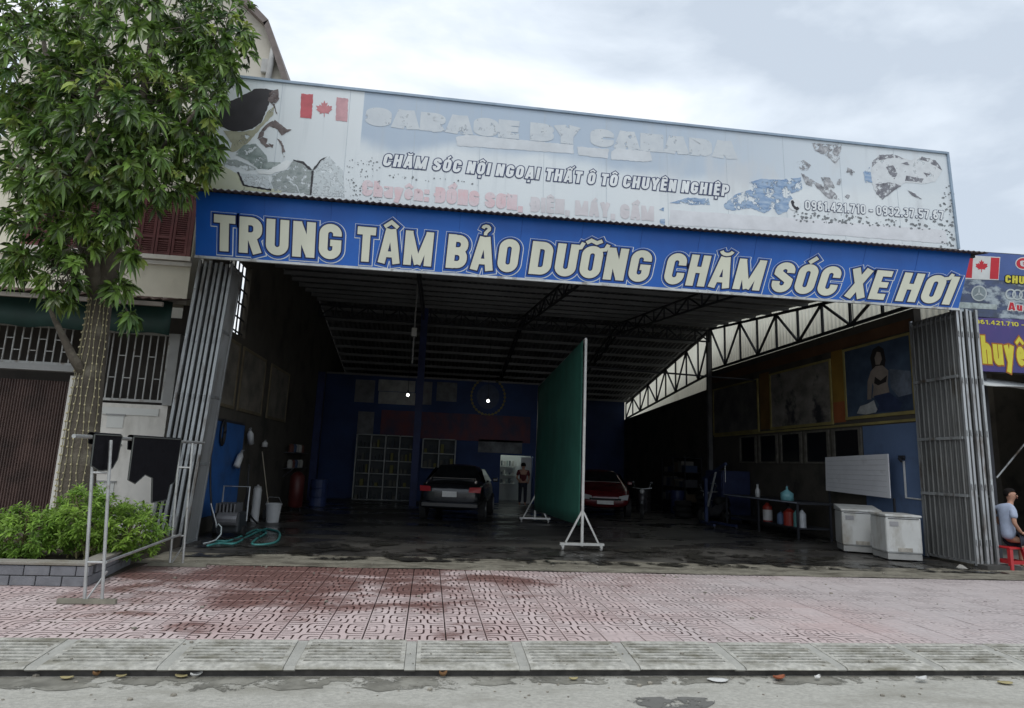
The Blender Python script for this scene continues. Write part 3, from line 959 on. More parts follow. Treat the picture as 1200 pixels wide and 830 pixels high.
# left picture: a worker in a dark cap bending over an engine
prints('picture_ground', mat('pr_cream', (.56, .58, .40), .6, .15, 1.2, col2=(.60, .62, .52), peel=0.36, peel_scale=3), [[(232, 188), (262, 195), (281, 205), (283, 217), (330, 223), (330, 226), (228, 220)]], .004)
prints('picture_cap', mat('pr_black', (.03, .028, .035), .5, .3, 3), [[(283, 113), (300, 104), (312, 104), (320, 106), (314, 125), (307, 143), (296, 151), (284, 154), (272, 154), (258, 148), (250, 140), (262, 122)]], .0045)
prints('picture_brim', mat('pr_olive', (.44, .44, .33), .6, .3, 4, col2=(.30, .30, .22), peel=0.4, peel_scale=4), [[(262, 153), (284, 155), (297, 152), (308, 143), (314, 130), (322, 124), (320, 135), (306, 150), (290, 168), (276, 178), (270, 178), (272, 168), (266, 160)]], .005)
prints('picture_shade', mat('pr_greygreen', (.15, .20, .19), .6, .4, 5, col2=(.40, .46, .46), peel=.45, peel_scale=8), [[(286, 170), (300, 169), (312, 182), (314, 190), (328, 190), (332, 196), (316, 199), (303, 198), (290, 188), (276, 182), (278, 178)]], .0055)
prints('picture_hair', mat('pr_brownblack', (.07, .05, .05), .6, .5, 8, col2=(.2, .17, .17), peel=0.44, peel_scale=7), [
    [(304, 156), (312, 146), (322, 141), (332, 148), (336, 152), (342, 152), (335, 156), (330, 159), (325, 152), (316, 148), (310, 154), (308, 161), (302, 163)],
    [(303, 163), (308, 161), (314, 163), (312, 169), (318, 172), (312, 173), (306, 168)], [(325, 163), (331, 166), (334, 178), (333, 188), (331, 180), (329, 170)],
    [(314, 168), (321, 170), (319, 174)], [(316, 107), (326, 105), (327, 116), (322, 124), (325, 135), (319, 122), (314, 118)]], .006)
prints('picture_arm', mat('pr_white', (.74, .78, .80), .6, .1, 3), [[(300, 200), (314, 200), (336, 188), (342, 190), (336, 199), (316, 205), (304, 204)]], .0075)
prints('picture_engine', mat('pr_engine', (.20, .24, .24), .6, .5, 9, col2=(.50, .55, .56), peel=.46, peel_scale=9), [
    [(260, 186), (278, 188), (296, 195), (301, 199), (290, 200), (276, 195), (262, 192)],
    [(318, 206), (338, 199), (344, 187), (356, 190), (367, 200), (366, 214), (363, 229), (352, 227), (348, 217), (340, 212), (330, 210)],
    [(320, 208), (334, 211), (346, 217), (351, 226), (322, 224), (318, 214)]], .0065)
prints('picture_panel', mat('pr_steel', (.52, .58, .61), .6, .3, 9, col2=(.66, .71, .74), peel=.47, peel_scale=9), [[(279, 203), (314, 206), (319, 222), (300, 221), (286, 217)], [(366, 199), (376, 187), (386, 184), (402, 200), (404, 231), (366, 229)]], .006)
prints('picture_lines', navy_p if False else mat('pr_black', (.03, .028, .035)), [[(278, 202), (280, 202), (287, 217), (318, 222), (318, 224), (285, 218)], [(365, 200), (368, 200), (365, 229), (363, 229)],
    [(344, 187), (356, 190), (366, 199), (364, 200), (354, 192), (344, 189)], [(366, 199), (376, 187), (384, 184), (376, 189), (369, 199)]], .0085)
# faded maple flag
def maple(cx, cy, s):
    q = [(0, -1), (.16, -.66), (.36, -.74), (.28, -.28), (.52, -.48), (.58, -.34), (.94, -.36), (.82, -.06), (.96, .06), (.52, .4), (.58, .56), (.06, .48), (.04, .98)]
    pts = [(cx + x * s, cy + y * s) for x, y in q] + [(cx - x * s, cy + y * s) for x, y in reversed(q[1:])]
    return pts
prints('flag_bar', mat('pr_red', (.50, .10, .12), .55, .2, 4), [[(353, 110), (367, 111), (365, 139), (352, 138)]], .005)
prints('flag_leaf', mat('pr_redfade', (.52, .20, .22), .55, .2, 6), [maple(380, 128, 10)], .005)
prints('flag_bar', mat('pr_redpale', (.56, .32, .35), .55, .2, 4), [[(394.5, 114), (408, 116), (407, 143), (393.5, 141)]], .0055)
# lettering on the billboard: straight lines between two photo points
def bb_text(text, p0, p1, h_px, s, m, expand=0, d=.006, shear=0.0, name='lettering', gap=.1, space=.3):
    a, b_ = bbpt(*p0, d), bbpt(*p1, d)
    hgt = (atY(p0[0], p0[1] - h_px, BY) - atY(p0[0], p0[1], BY)).z
    tot = (b_ - a).length
    dr = (b_ - a).normalized()
    def fn(u, v, li): return a + dr * (u + v * hgt * shear) + Vector((0, -li * .0001, v * hgt))
    mb, _ = lettering(text, s, expand, fn, gap, space, tot)
    return mb.build(name, m, bb, kind='stuff')
ghost = mat('pr_ghost', (.60, .645, .68), .6, .12, 4, col2=(.52, .57, .62), peel=.40, peel_scale=5)
bb_text('GARAGE BY CANADA', (430, 146), (862, 186), 20, .26, ghost, .05, .005, name='faded_lettering')
pale = mat('pr_pale', (.60, .64, .68), .6, .1, 3)
prints('faded_lettering', pale, [[(534, 161), (546, 158), (640, 167), (672, 170), (672, 180), (640, 178), (536, 171)], [(676, 172), (714, 175), (712, 186), (678, 182)], [(716, 178), (722, 174), (762, 178), (764, 188), (758, 190), (716, 187)]], .005)
bb_text('CHĂM SÓC NỘI NGOẠI THẤT Ô TÔ CHUYÊN NGHIỆP', (448, 194.5), (853, 230.5), 14.5, .24, flat('pr_navyline', (.035, .05, .13), .5), .072, .006, .15, 'letter_outline', gap=.16)
bb_text('CHĂM SÓC NỘI NGOẠI THẤT Ô TÔ CHUYÊN NGHIỆP', (448, 194.5), (853, 230.5), 14.5, .24, mat('pr_letterwhite', (.74, .78, .80), .5, .1, 3), .0, .010, .15, gap=.16)
pink = mat('pr_pinkletter', (.70, .50, .53), .6, .15, 3, col2=(.68, .64, .68), peel=.38, peel_scale=6)
bb_text('Chuyên: ĐỒNG SƠN,', (424, 229), (612, 247), 18, .26, pink, .02, .0078, name='faded_lettering')
bb_text('ĐIỆN, MÁY, GẦM', (622, 248), (766, 259), 17, .26, mat('pr_palepink', (.64, .62, .65), .6, .1, 3), .02, .006, name='faded_lettering')
prints('faded_lettering', mat('pr_palest', (.68, .70, .74), .6, .1, 3), [[(786, 246), (930, 256), (1108, 270), (1110, 286), (930, 272), (784, 264)]], .005)
# right picture: blue mountains and a chromed car part
prints('picture_water', mat('pr_waterblue', (.16, .27, .47), .6, .5, 5, (1, 1, 3), col2=(.40, .51, .64), peel=.47, peel_scale=4), [
    [(848, 240), (862, 228), (880, 222), (900, 216), (920, 210), (938, 208), (940, 222), (926, 228), (930, 236), (922, 248), (912, 252), (906, 244), (896, 250), (880, 244), (860, 247), (850, 245)],
    [(784, 238), (806, 232), (830, 233), (832, 240), (808, 240)], [(772, 246), (778, 243), (778, 248)], [(772, 257), (779, 257), (779, 265), (774, 262)],
    [(878, 214), (892, 210), (934, 212), (930, 222), (900, 221), (880, 220)], [(1012, 202), (1019, 196), (1022, 214), (1014, 214)]], .005)
prints('picture_hand', mat('pr_mottled', (.16, .16, .18), .6, .6, 10, col2=(.52, .54, .57), peel=.48, peel_scale=8), [
    [(934, 190), (942, 188), (950, 194), (946, 200), (938, 200)], [(952, 168), (986, 170), (984, 186), (978, 192), (970, 184), (962, 180), (954, 176)], [(938, 202), (956, 214), (968, 218), (978, 226), (984, 234), (970, 232), (960, 222), (944, 216)],
    [(962, 208), (972, 208), (978, 220), (968, 222)], [(982, 210), (986, 210), (984, 217), (980, 216)], [(992, 228), (996, 229), (994, 233), (990, 231)], [(993, 196), (1002, 202), (998, 206), (992, 202)]], .0055)
prints('picture_chrome', mat('pr_chrome', (.56, .59, .62), .5, .4, 5, col2=(.70, .74, .77), peel=.40, peel_scale=5), [
    [(1022, 190), (1030, 182), (1050, 182), (1066, 188), (1080, 184), (1096, 188), (1104, 200), (1096, 213), (1080, 216), (1062, 214), (1046, 222), (1034, 234), (1024, 222), (1020, 206)]], .005)
prints('picture_chrome_shade', mat('pr_dark', (.09, .09, .11), .5, .4, 8, col2=(.34, .35, .39), peel=.46, peel_scale=8), [
    [(1022, 190), (1030, 182), (1048, 181), (1060, 187), (1046, 185), (1030, 188), (1022, 196)], [(1024, 216), (1044, 214), (1056, 218), (1044, 226), (1034, 234), (1026, 226)], [(1038, 196), (1046, 194), (1052, 202), (1048, 210), (1042, 204)],
    [(1062, 206), (1082, 210), (1080, 214), (1060, 212)], [(1080, 184), (1096, 188), (1104, 200), (1098, 196), (1088, 190), (1078, 187)], [(1082, 202), (1090, 204), (1086, 208)], [(1056, 192), (1064, 190), (1066, 194)], [(1062, 222), (1070, 226), (1080, 234), (1070, 230)]], .0065)
# peeling speckle: small dark flakes along the lower and right edge and beside the picture
sp = MB()
def flake(cx, cy, r, d):
    k = R.randint(4, 7)
    a0 = R.random() * 6
    sp.poly([bbpt(cx + r * R.uniform(.4, 1.2) * cos(a0 + 2 * pi * i / k), cy + r * R.uniform(.3, .9) * sin(a0 + 2 * pi * i / k), d) for i in range(k)], (0, .0015, 0))
for i in range(110):
    x, t = R.uniform(405, 446), R.random()
    flake(x, 176 + 60 * t ** .6 + (x - 405) * .1, R.uniform(.4, 1.5), .0072 + i * 1e-5)
for i in range(150):
    x = R.uniform(1095, 1118)
    y = R.uniform(215, 290)
    if x > 1092 + 24 * (1 - (y - 210) / 90) * R.random() + 8: flake(x - 1, y, R.uniform(.5, 2.2), .0072 + i * 1e-5)
for i in range(170):
    x = R.uniform(690, 1110)
    flake(x, 261 + (x - 700) * .077 + 3 * R.random() ** 2 - 1 + 6 * (x > 930) * R.random(), R.uniform(.4, 1.6), .0072 + i * 1e-5)
for i in range(120):
    x = R.uniform(930, 1105)
    flake(x, 254 + (x - 930) * .07 + R.uniform(-6, 5), R.uniform(.6, 2.6), .0070 + i * 1e-5)
for i in range(26):
    x = R.uniform(452, 560)
    flake(x, 203 + (x - 452) * .09 + R.uniform(0, 5), R.uniform(.4, 1.6), .0072 + i * 1e-5)
sp.build('peeled_flakes', mat('pr_flake', (.10, .11, .12), .7, .5, 9, col2=(.26, .28, .30)), bb, kind='stuff')
bb_text('0961.421.710 - 0932.37.57.67', (943, 246), (1106, 258), 11, .2, flat('pr_navyline', (.035, .05, .13)), .05, .0085, .05, 'letter_outline', gap=.12)
bb_text('0961.421.710 - 0932.37.57.67', (943, 246), (1106, 258), 11, .2, mat('pr_letterwhite', (.74, .78, .80)), .0, .0125, .05, 'phone_number', gap=.12)
ph = MB()
pc = (931, 240)
ph.poly([bbpt(pc[0] + 7 * cos(t), pc[1] + 7 * sin(t), .008) for t in [2 * pi * k / 16 for k in range(16)]], (0, .002, 0))
ph.build('phone_emblem', mat('pr_letterwhite', (.74, .78, .80)), bb)
prints('phone_handset', mat('pr_black', (.03, .028, .035)), [[(927, 235), (929.5, 234.5), (930.5, 238), (929.5, 239.5), (932.5, 243), (934.5, 242.5), (936, 245), (934, 247), (930.5, 245), (927.5, 241), (926.3, 237.5)]], .0105)
for px in (392, 532, 643, 790, 940, 1072):
    p = bbpt(px, 97 + (px - 285) * .1008, 0)
for i in range(9):
    x = -3.2 + i * 1.75
    MB().bar((x, BY + .16, 6.55), (x, BY + .16, 8.75), .05).bar((x, BY + .16, 8.6), (x, BY + 1.3, 6.9), .04).build('brace', steel_m, bb)

# ================================================================== FOLDING GATES
def gate(name, label, posts, ydepth, ztop, side, rails):
    """panels folded like a concertina, each standing across the opening; posts = list of x of the panels"""
    t = thing(name, label, 'gate', (posts[0], ydepth[0], 0))
    for i, x in enumerate(posts):
        y0, y1 = ydepth[0] + (i % 2) * .03, ydepth[1] - (i % 3) * .05
        zt = ztop - .02 * (i % 2)
        fr = MB()
        fr.bar((x, y0, .05), (x, y0, zt), .05, .05, (1, 0, 0)).bar((x, y1, .05), (x, y1, zt), .05, .05, (1, 0, 0))
        for z in rails: fr.bar((x, y0 + .025, z), (x, y1 - .025, z), .035, .05)
        pn = fr.build('panel_frame', galv_m, t)
        sh = MB()
        nb = 9
        n = nb * 4
        sgn = -side
        for z in (.09, zt - .03):
            for k in range(n + 1):
                y = y0 + .03 + (y1 - y0 - .06) * k / n
                off = (.012 if (k % 4) in (1, 2) else 0.0)
                sh.v.append(Vector((x + sgn * (.008 - off), y, z)))
        for k in range(n): sh.f.append((k, k + 1, k + n + 2, k + n + 1))
        sh.build('sheet', mat('gate_sheet', (.20, .205, .205), .5, .3, 2.5, (1, 1, .25), metal=.4, dirt=(.09, .08, .06), dirt_lo=.5, dirt_hi=.7, dirt_scale=1.6, dirt_stretch=(1, 1, .4)), pn)
        for z in (.5, 1.6, 2.7, 3.8, 4.8):
            hg = MB()
            hg.tube([(x - side * .0, y0 - .035, z - .06), (x - side * .0, y0 - .035, z + .06)], .014, 6)
            hg.build('hinge', galv_m, pn)
    return t
GL = [-4.62 + .098 * i for i in range(7)]
gl = gate('folding_gate', 'tall grey folding steel gate stacked open beside the mango tree', GL, (12.25, 12.82), 5.32, -1, (.1, 1.5, 2.75, 4.0, 5.25))
gl.location.x -= .22
gl.rotation_euler.y = radians(2.7)
GR = [11.02 + .115 * i for i in range(5)]
gr = gate('folding_gate', 'tall grey folding steel gate stacked open beside the seated boy', GR, (11.8, 13.1), 5.36, 1, (.1, 1.42, 2.6, 3.9, 5.2))
# the front leaf of the right-hand stack carries round bars in front of its sheet
for o_ in range(9):
    y = 11.92 + o_ * .135
    MB().tube([(GR[0] - .04, y, .12), (GR[0] - .04, y, 5.25)], .016, 6).build('bar', mat('gate_bar', (.22, .225, .22), .5, .3, 3, (1, 1, .3), metal=.4), gr)
for z in (1.42, 2.6, 3.9):
    MB().bar((GR[0] - .062, 11.84, z), (GR[0] - .062, 13.08, z), .012, .06).build('rail', galv_m, gr)
MB().box(11.0, 11.75, 11.55, 11.86, .0, .09).build('guide_shoe', mat('shoe_concrete', (.06, .058, .055), .9, .3, 4), gr)
MB().box(GL[0] - .1, -3.95, 12.3, 12.9, .0, .07).build('guide_shoe', mat('shoe_concrete', (.06, .058, .055)), gl)
# white bracket scrap lying by the right gate
MB().add([(10.42, 11.62, .02), (10.60, 11.57, .02), (10.5, 11.6, .09), (10.44, 11.70, .02), (10.62, 11.66, .02), (10.52, 11.69, .09)], [(0, 1, 2), (3, 5, 4), (0, 2, 5, 3), (1, 4, 5, 2)]).build('metal_bracket', flat('bracket_white', (.42, .41, .38)))
tag(bpy.data.objects['metal_bracket'], 'small pale bent bracket lying on the concrete by the right gate', 'bracket')

# ================================================================== LEFT HOUSE
HY = 13.2
house = thing('house', 'cream plastered house with maroon shutters standing behind the mango tree', 'house', (-7.5, HY, 0))
cream_m = mat('cream_plaster', (.74, .70, .58), .9, .10, 1.0, bump=.1, bscale=20, dirt=(.40, .37, .30), dirt_lo=.58, dirt_hi=.8, dirt_scale=1.1, dirt_stretch=(1, 1, .4))
white_m = mat('white_plaster', (.74, .71, .65), .9, .10, 1.0, dirt=(.38, .36, .31), dirt_lo=.55, dirt_hi=.8, dirt_scale=1.4, dirt_stretch=(1, 1, .4))
HXR = -5.12
w = MB()
w.box(-20, HXR, HY, HY + .5, 4.66, 7.9)
w.box(-20, -6.9, HY + .5, HY + 4.5, 4.66, 7.9)              # upper storey
w.build('wall', cream_m, house)
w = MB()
w.box(-20, HXR, HY + 1.6, HY + 4.5, 0, 4.655)         # porch behind the grilles, its shade put into the dark wall colour
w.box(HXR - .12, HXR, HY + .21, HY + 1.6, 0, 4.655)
w.build('porch_wall', mat('porch_shade', (.07, .062, .055), .9, .3, 1.2), house)
w = MB()
w.box(-6.66, -5.2, HY, HY + .2, 0, 2.56)
w.box(-7.06, -6.66, HY - .02, HY + .3, 0, 3.05)
w.build('front_wall', white_m, house)
MB().box(-5.3, HXR, HY - .05, HY + .2, 2.56, 4.0).build('pillar', mat('pillar_grey', (.34, .34, .33), .9, .15, 2), house)
for i, z in enumerate((2.2, 1.62, .92)):
    b0 = MB().box(-6.28, -5.98, HY - .012, HY - .002, z - .12, z + .12)
    b0.build('vent_panel', mat('vent_white', (.66, .66, .62), .8, .05, 2), house)
    MB().box(-6.31, -5.95, HY - .03, HY - .002, z + .12, z + .15).build('vent_lip', mat('pillar_grey', (.34, .34, .33)), house)
MB().box(-6.5, -5.35, HY - .02, HY - .002, 2.34, 2.48).build('wall_band', mat('vent_white', (.66, .66, .62)), house)
MB().box(-20, HXR + .03, HY - .06, HY - .002, 5.42, 5.5).build('sill_band', white_m, house)
MB().box(-20, HXR + .02, HY - .04, HY - .002, 4.62, 4.74).build('lower_band', white_m, house)
maroon = mat('maroon_wood', (.13, .035, .035), .65, .3, 3, dirt=(.2, .09, .08), dirt_lo=.55, dirt_hi=.8, dirt_scale=4)
def shutters(x0, x1, z0, z1, leaves):
    f = MB()
    f.box(x0 - .07, x1 + .07, HY - .05, HY - .004, z1, z1 + .07).box(x0 - .07, x0, HY - .05, HY - .004, z0, z1).box(x1, x1 + .07, HY - .05, HY - .004, z0, z1)
    fr = f.build('window_frame', maroon, house)
    lw = (x1 - x0) / leaves
    for k in range(leaves):
        a, b = x0 + lw * k + .008, x0 + lw * (k + 1) - .008
        lf = MB()
        lf.box(a, a + .05, HY - .045, HY - .008, z0, z1).box(b - .05, b, HY - .045, HY - .008, z0, z1)
        zm = z0 + (z1 - z0) * .28
        for z in (z0, zm, z1 - .06): lf.box(a + .05, b - .05, HY - .043, HY - .010, z, z + .06)
        lf.box(a + .05, b - .05, HY - .012, HY - .006, z0 + .06, z1 - .06)
        leaf = lf.build('shutter', maroon, house)
        sl_ = MB()
        z = z0 + .085
        while z < z1 - .08:
            if not (zm - .03 < z < zm + .08):
                sl_.add([(a + .05, HY - .042, z - .012), (b - .05, HY - .042, z - .012), (b - .05, HY - .016, z + .022), (a + .05, HY - .016, z + .022), (a + .05, HY - .036, z - .018), (b - .05, HY - .036, z - .018)], [(0, 1, 2, 3), (0, 4, 5, 1)])
            z += .046
        sl_.build('louvre_slats', maroon, leaf, kind='stuff')
    MB().box(x0 - .12, x1 + .12, HY - .12, HY - .002, z0 - .1, z0 - .01).build('sill', white_m, house)
shutters(-6.18, -5.22, 5.62, 6.93, 3)
shutters(-8.3, -7.0, 5.62, 6.75, 4)
# lean-to awning with a green tarpaulin hung below it
aw = MB()
n_ = 130
xa, xb = -13.0, HXR + .1
for y, z in ((HY - .02, 4.72), (HY - 1.0, 4.48)):
    for i in range(n_ + 1): aw.v.append(Vector((xa + (xb - xa) * i / n_, y, z + .022 * sin(i * pi / 1.5))))
for i in range(n_): aw.f.append((i, i + 1, i + n_ + 2, i + n_ + 1))
ao = aw.build('awning', mat('rusty_awning', (.16, .10, .085), .8, .4, 3, dirt=(.3, .26, .22), dirt_lo=.5, dirt_hi=.7, dirt_scale=3), house)
sd = ao.modifiers.new('solid', 'SOLIDIFY')
sd.thickness = .01
MB().box(-13, HXR - .05, HY - .95, HY - .88, 4.36, 4.44).build('awning_beam', mat('beam_wood', (.26, .23, .2), .8, .2, 3), house)
tp = MB()
n_ = 60
for z in (3.93, 4.2, 4.6):
    for i in range(n_ + 1):
        x = -13 + (HXR - .12 + 13) * i / n_
        tp.v.append(Vector((x, HY - .32 + .03 * sin(i * 1.3) * (4.6 - z), z + .02 * sin(i * .9))))
for j in range(2):
    for i in range(n_):
        a = j * (n_ + 1) + i
        tp.f.append((a, a + 1, a + n_ + 2, a + n_ + 1))
to_ = tp.build('tarpaulin', mat('dark_green_tarp', (.016, .05, .042), .6, .3, 2), house, smooth=True)
to_.modifiers.new('solid', 'SOLIDIFY').thickness = .006
grille_m = mat('grille_paint', (.42, .42, .40), .6, .2, 4, dirt=(.2, .17, .14), dirt_lo=.55, dirt_hi=.7, dirt_scale=6)
def grille(x0, x1, z0, z1, n, frame=True):
    f = MB()
    f.box(x0, x1, HY + .02, HY + .07, z0 - .05, z0).box(x0, x1, HY + .02, HY + .07, z1, z1 + .05)
    if frame: f.box(x0 - .05, x0, HY + .02, HY + .07, z0 - .05, z1 + .05).box(x1, x1 + .05, HY + .02, HY + .07, z0 - .05, z1 + .05)
    fr = f.build('grille_frame', grille_m, house)
    for i in range(n):
        x = x0 + (x1 - x0) * (i + .5) / n
        b = MB().bar((x, HY + .045, z0), (x, HY + .045, z1), .022, .022, (1, 0, 0))
        zz = z0 + (z1 - z0) * (.66 if i % 2 else .32)
        b.bar((x, HY + .045, zz), (x + (x1 - x0) / n * (1 if i < n - 1 else 0) + .001, HY + .045, zz), .018)
        b.build('bar', grille_m, fr)
grille(-9.2, -7.1, 3.3, 3.98, 14, False)
grille(-6.48, -5.36, 2.66, 3.96, 8)
MB().box(-13, -6.98, HY - .1, HY + .1, 3.12, 3.24).build('lintel', mat('pillar_grey', (.34, .34, .33)), house)
dr = MB()
n_ = 46
for z in (0, 2.95):
    for k in range(n_ * 4 + 1):
        x = -9.4 + 2.34 * k / (n_ * 4)
        dr.v.append(Vector((x, HY + .15 + (.03 if (k % 4) in (1, 2) else 0), z)))
for k in range(n_ * 4): dr.f.append((k, k + 1, k + n_ * 4 + 2, k + n_ * 4 + 1))
dr.build('folding_door', mat('brown_door', (.105, .065, .055), .6, .3, 3, (1, 1, .3), dirt=(.05, .035, .03), dirt_lo=.5, dirt_hi=.7, dirt_scale=2), house)
MB().box(-7.0, -6.66, HY + .1, HY + .25, 2.9, 3.12).build('door_head', white_m, house)
# tall rear storey with sloping roof, showing above the billboard
RY = 17.5
up = MB()
p1, p2, p3 = atY(283, -6, RY), atY(317, 30, RY), atY(341, 102, RY)
up.poly([(-12, RY, 4), (-7.2, RY, 4), (-7.2, RY, 8.6), (p3.x + .35, RY, 8.9), (p3.x - .13, RY, p3.z), (p2.x - .13, RY, p2.z - .1), (p1.x - .13, RY, p1.z - .15), (-8.5, RY, p1.z + 2), (-12, RY, p1.z - 2)], (0, 5, 0))
up.build('upper_wall', mat('beige_plaster', (.56, .53, .46), .9, .1, 1, dirt=(.4, .37, .32), dirt_lo=.55, dirt_hi=.8, dirt_scale=1.2), house)
rfm = mat('roof_brown', (.17, .14, .13), .7, .25, 3)
rfl = MB()
chain = [Vector((-8.5, RY - .25, p1.z + 2.2)), Vector((p1.x, RY - .25, p1.z)), Vector((p2.x, RY - .25, p2.z)), Vector((p3.x, RY - .25, p3.z)), Vector((p3.x + .7, RY - .25, p3.z - 2.4))]
for a, b in zip(chain[:-1], chain[1:]):
    rfl.add([a, b, b + Vector((0, 5.5, 0)), a + Vector((0, 5.5, 0)), a + Vector((-.1, 0, -.2)), b + Vector((-.14, 0, -.1)), b + Vector((-.14, 5.5, -.1)), a + Vector((-.1, 5.5, -.2))],
            [(0, 1, 2, 3), (7, 6, 5, 4), (0, 4, 5, 1), (2, 6, 7, 3)])
rfl.build('roof', rfm, house)
pp = atY(318, 70, RY - .15)
MB().tube([(pp.x + .03, RY - .15, pp.z + .35), (pp.x, RY - .15, pp.z), (pp.x - .12, RY - .15, pp.z - 3)], .09, 8).build('drainpipe', mat('pipe_grey', (.40, .40, .39), .6, .15, 3), house, smooth=True)
q = atY(311, 76, RY - .1)
MB().box(q.x - .12, q.x + .12, RY - .12, RY, q.z - .25, q.z + .2).build('wall_lamp', mat('pipe_grey', (.40, .40, .39)), house, bevel=.03)

# ================================================================== PLANTER, TREE, SHRUBS
PXR0, PXR1 = -4.08, -4.55        # right face of the planter leans away from front to back
PY0, PY1 = 8.68, 12.2
pl = thing('planter', 'low grey brick planter bed round the foot of the mango tree', 'planter', (-5.5, 9, 0))
brick_m = mat('grey_brick', (.18, .185, .20), .85, .2, 6, bump=.3, bscale=50, dirt=(.26, .255, .24), dirt_lo=.55, dirt_hi=.8, dirt_scale=5)
cap_m = mat('planter_cap', (.27, .255, .22), .9, .2, 3, bump=.4, bscale=30, dirt=(.16, .14, .1), dirt_lo=.5, dirt_hi=.7, dirt_scale=3)
core = MB()
def pxr(y): return PXR0 + (PXR1 - PXR0) * (y - PY0) / (PY1 - PY0)
core.box(-9, PXR0 - .03, PY0 + .03, PY0 + .14, 0, .245)
core.add([(PXR0 - .14, PY0 + .02, 0), (PXR0 - .03, PY0 + .03, 0), (PXR1 - .03, PY1, 0), (PXR1 - .14, PY1, 0), (PXR0 - .14, PY0 + .02, .243), (PXR0 - .03, PY0 + .03, .243), (PXR1 - .03, PY1, .243), (PXR1 - .14, PY1, .243)],
         [(0, 3, 2, 1), (4, 5, 6, 7), (0, 1, 5, 4), (1, 2, 6, 5), (2, 3, 7, 6), (3, 0, 4, 7)])
core.build('mortar_core', mat('planter_mortar', (.09, .088, .085), .95, .2, 4), pl)
for course in range(2):
    z0 = .004 + course * .122
    x = PXR0 - .006 - (.15 if course else 0)
    if course: MB().box(x + .01, PXR0, PY0, PY0 + .1, z0, z0 + .112).build('brick', brick_m, pl, bevel=.006)
    while x > -7.2:
        j = R.uniform(-.004, .004)
        MB().box(x - .285, x, PY0 + j, PY0 + .1, z0, z0 + .112).build('brick', brick_m, pl, bevel=.006)
        x -= .297
    y = PY0 + .11 + (.14 if course else 0)
    while y < PY1 - .3:
        y2 = y + .285
        j = R.uniform(-.004, .004)
        MB().add([(pxr(y) - .1, y, z0), (pxr(y) + j, y, z0), (pxr(y2) + j, y2, z0), (pxr(y2) - .1, y2, z0), (pxr(y) - .1, y, z0 + .112), (pxr(y) + j, y, z0 + .112), (pxr(y2) + j, y2, z0 + .112), (pxr(y2) - .1, y2, z0 + .112)],
                 [(0, 3, 2, 1), (4, 5, 6, 7), (0, 1, 5, 4), (1, 2, 6, 5), (2, 3, 7, 6), (3, 0, 4, 7)]).build('brick', brick_m, pl, bevel=.006)
        y = y2 + .012
cp = MB().box(-9, PXR0 + .015, PY0 - .012, PY0 + .2, .248, .285)
cp.add([(PXR0 - .2, PY0 + .21, .248), (PXR0 + .015, PY0 + .21, .248), (PXR1 + .015, PY1, .248), (PXR1 - .2, PY1, .248), (PXR0 - .2, PY0 + .21, .284), (PXR0 + .015, PY0 + .21, .284), (PXR1 + .015, PY1, .284), (PXR1 - .2, PY1, .284)],
       [(0, 3, 2, 1), (4, 5, 6, 7), (0, 1, 5, 4), (1, 2, 6, 5), (2, 3, 7, 6), (3, 0, 4, 7)])
cp.build('cap', cap_m, pl, bevel=.008)
MB().box(-9, -4.3, PY0 + .1, PY1, .002, .2).build('soil', mat('soil', (.07, .055, .04)), pl)

TYD = 10.7
def tw(px, py, dy=0): return atY(px, py, TYD + dy)
tree = thing('mango_tree', 'leafy mango tree with its trunk wrapped in string lights', 'tree', (tw(88, 600).x, TYD, .2))
bark = mat('bark', (.105, .088, .068), .95, .35, 3, (1, 1, .3), bump=.8, bscale=18, dirt=(.19, .17, .13), dirt_lo=.52, dirt_hi=.7, dirt_scale=3)
k = TYD / 10.3
TRK = [(86, 640, .34), (89, 600, .27), (91, 560, .245), (98, 500, .225), (106, 440, .195), (114, 385, .17), (120, 340, .155)]
trunk_pts = [tw(x, y) for x, y, r in TRK]
trunk_pts[0].z = .1
tr_ = MB().tube(trunk_pts, [r for x, y, r in TRK], 14)
tr_.build('trunk', bark, tree, smooth=True)
limbs = [
    ([(118, 350, 0), (108, 305, -.05), (92, 268, .1), (84, 225, .2), (72, 170, .3), (60, 110, .5), (50, 40, .7)], .155),
    ([(122, 350, 0), (131, 300, .05), (139, 260, .0), (146, 215, -.1), (160, 150, -.2), (172, 90, -.2), (180, 20, -.1)], .16),
    ([(140, 250, 0), (165, 205, -.3), (200, 165, -.6), (235, 125, -.7)], .10),
    ([(146, 215, 0), (185, 150, .6), (220, 90, 1.0), (250, 40, 1.2)], .09),
    ([(88, 250, 0), (50, 215, -.5), (15, 190, -.9)], .085),
    ([(100, 440, -.1), (86, 420, -.25), (74, 395, -.3), (62, 370, -.4), (50, 335, -.5)], .085),
    ([(72, 170, 0), (110, 120, -.9), (130, 80, -1.3)], .08),
    ([(160, 150, 0), (120, 160, -1.0), (100, 190, -1.5)], .08),
]
for pts, r in limbs:
    P3 = [tw(x, y, d) for x, y, d in pts]
    MB().tube(P3, [r * (1 - .78 * i / (len(P3) - 1)) for i in range(len(P3))], 9).build('limb', bark, tree, smooth=True)
LR = random.Random(5)
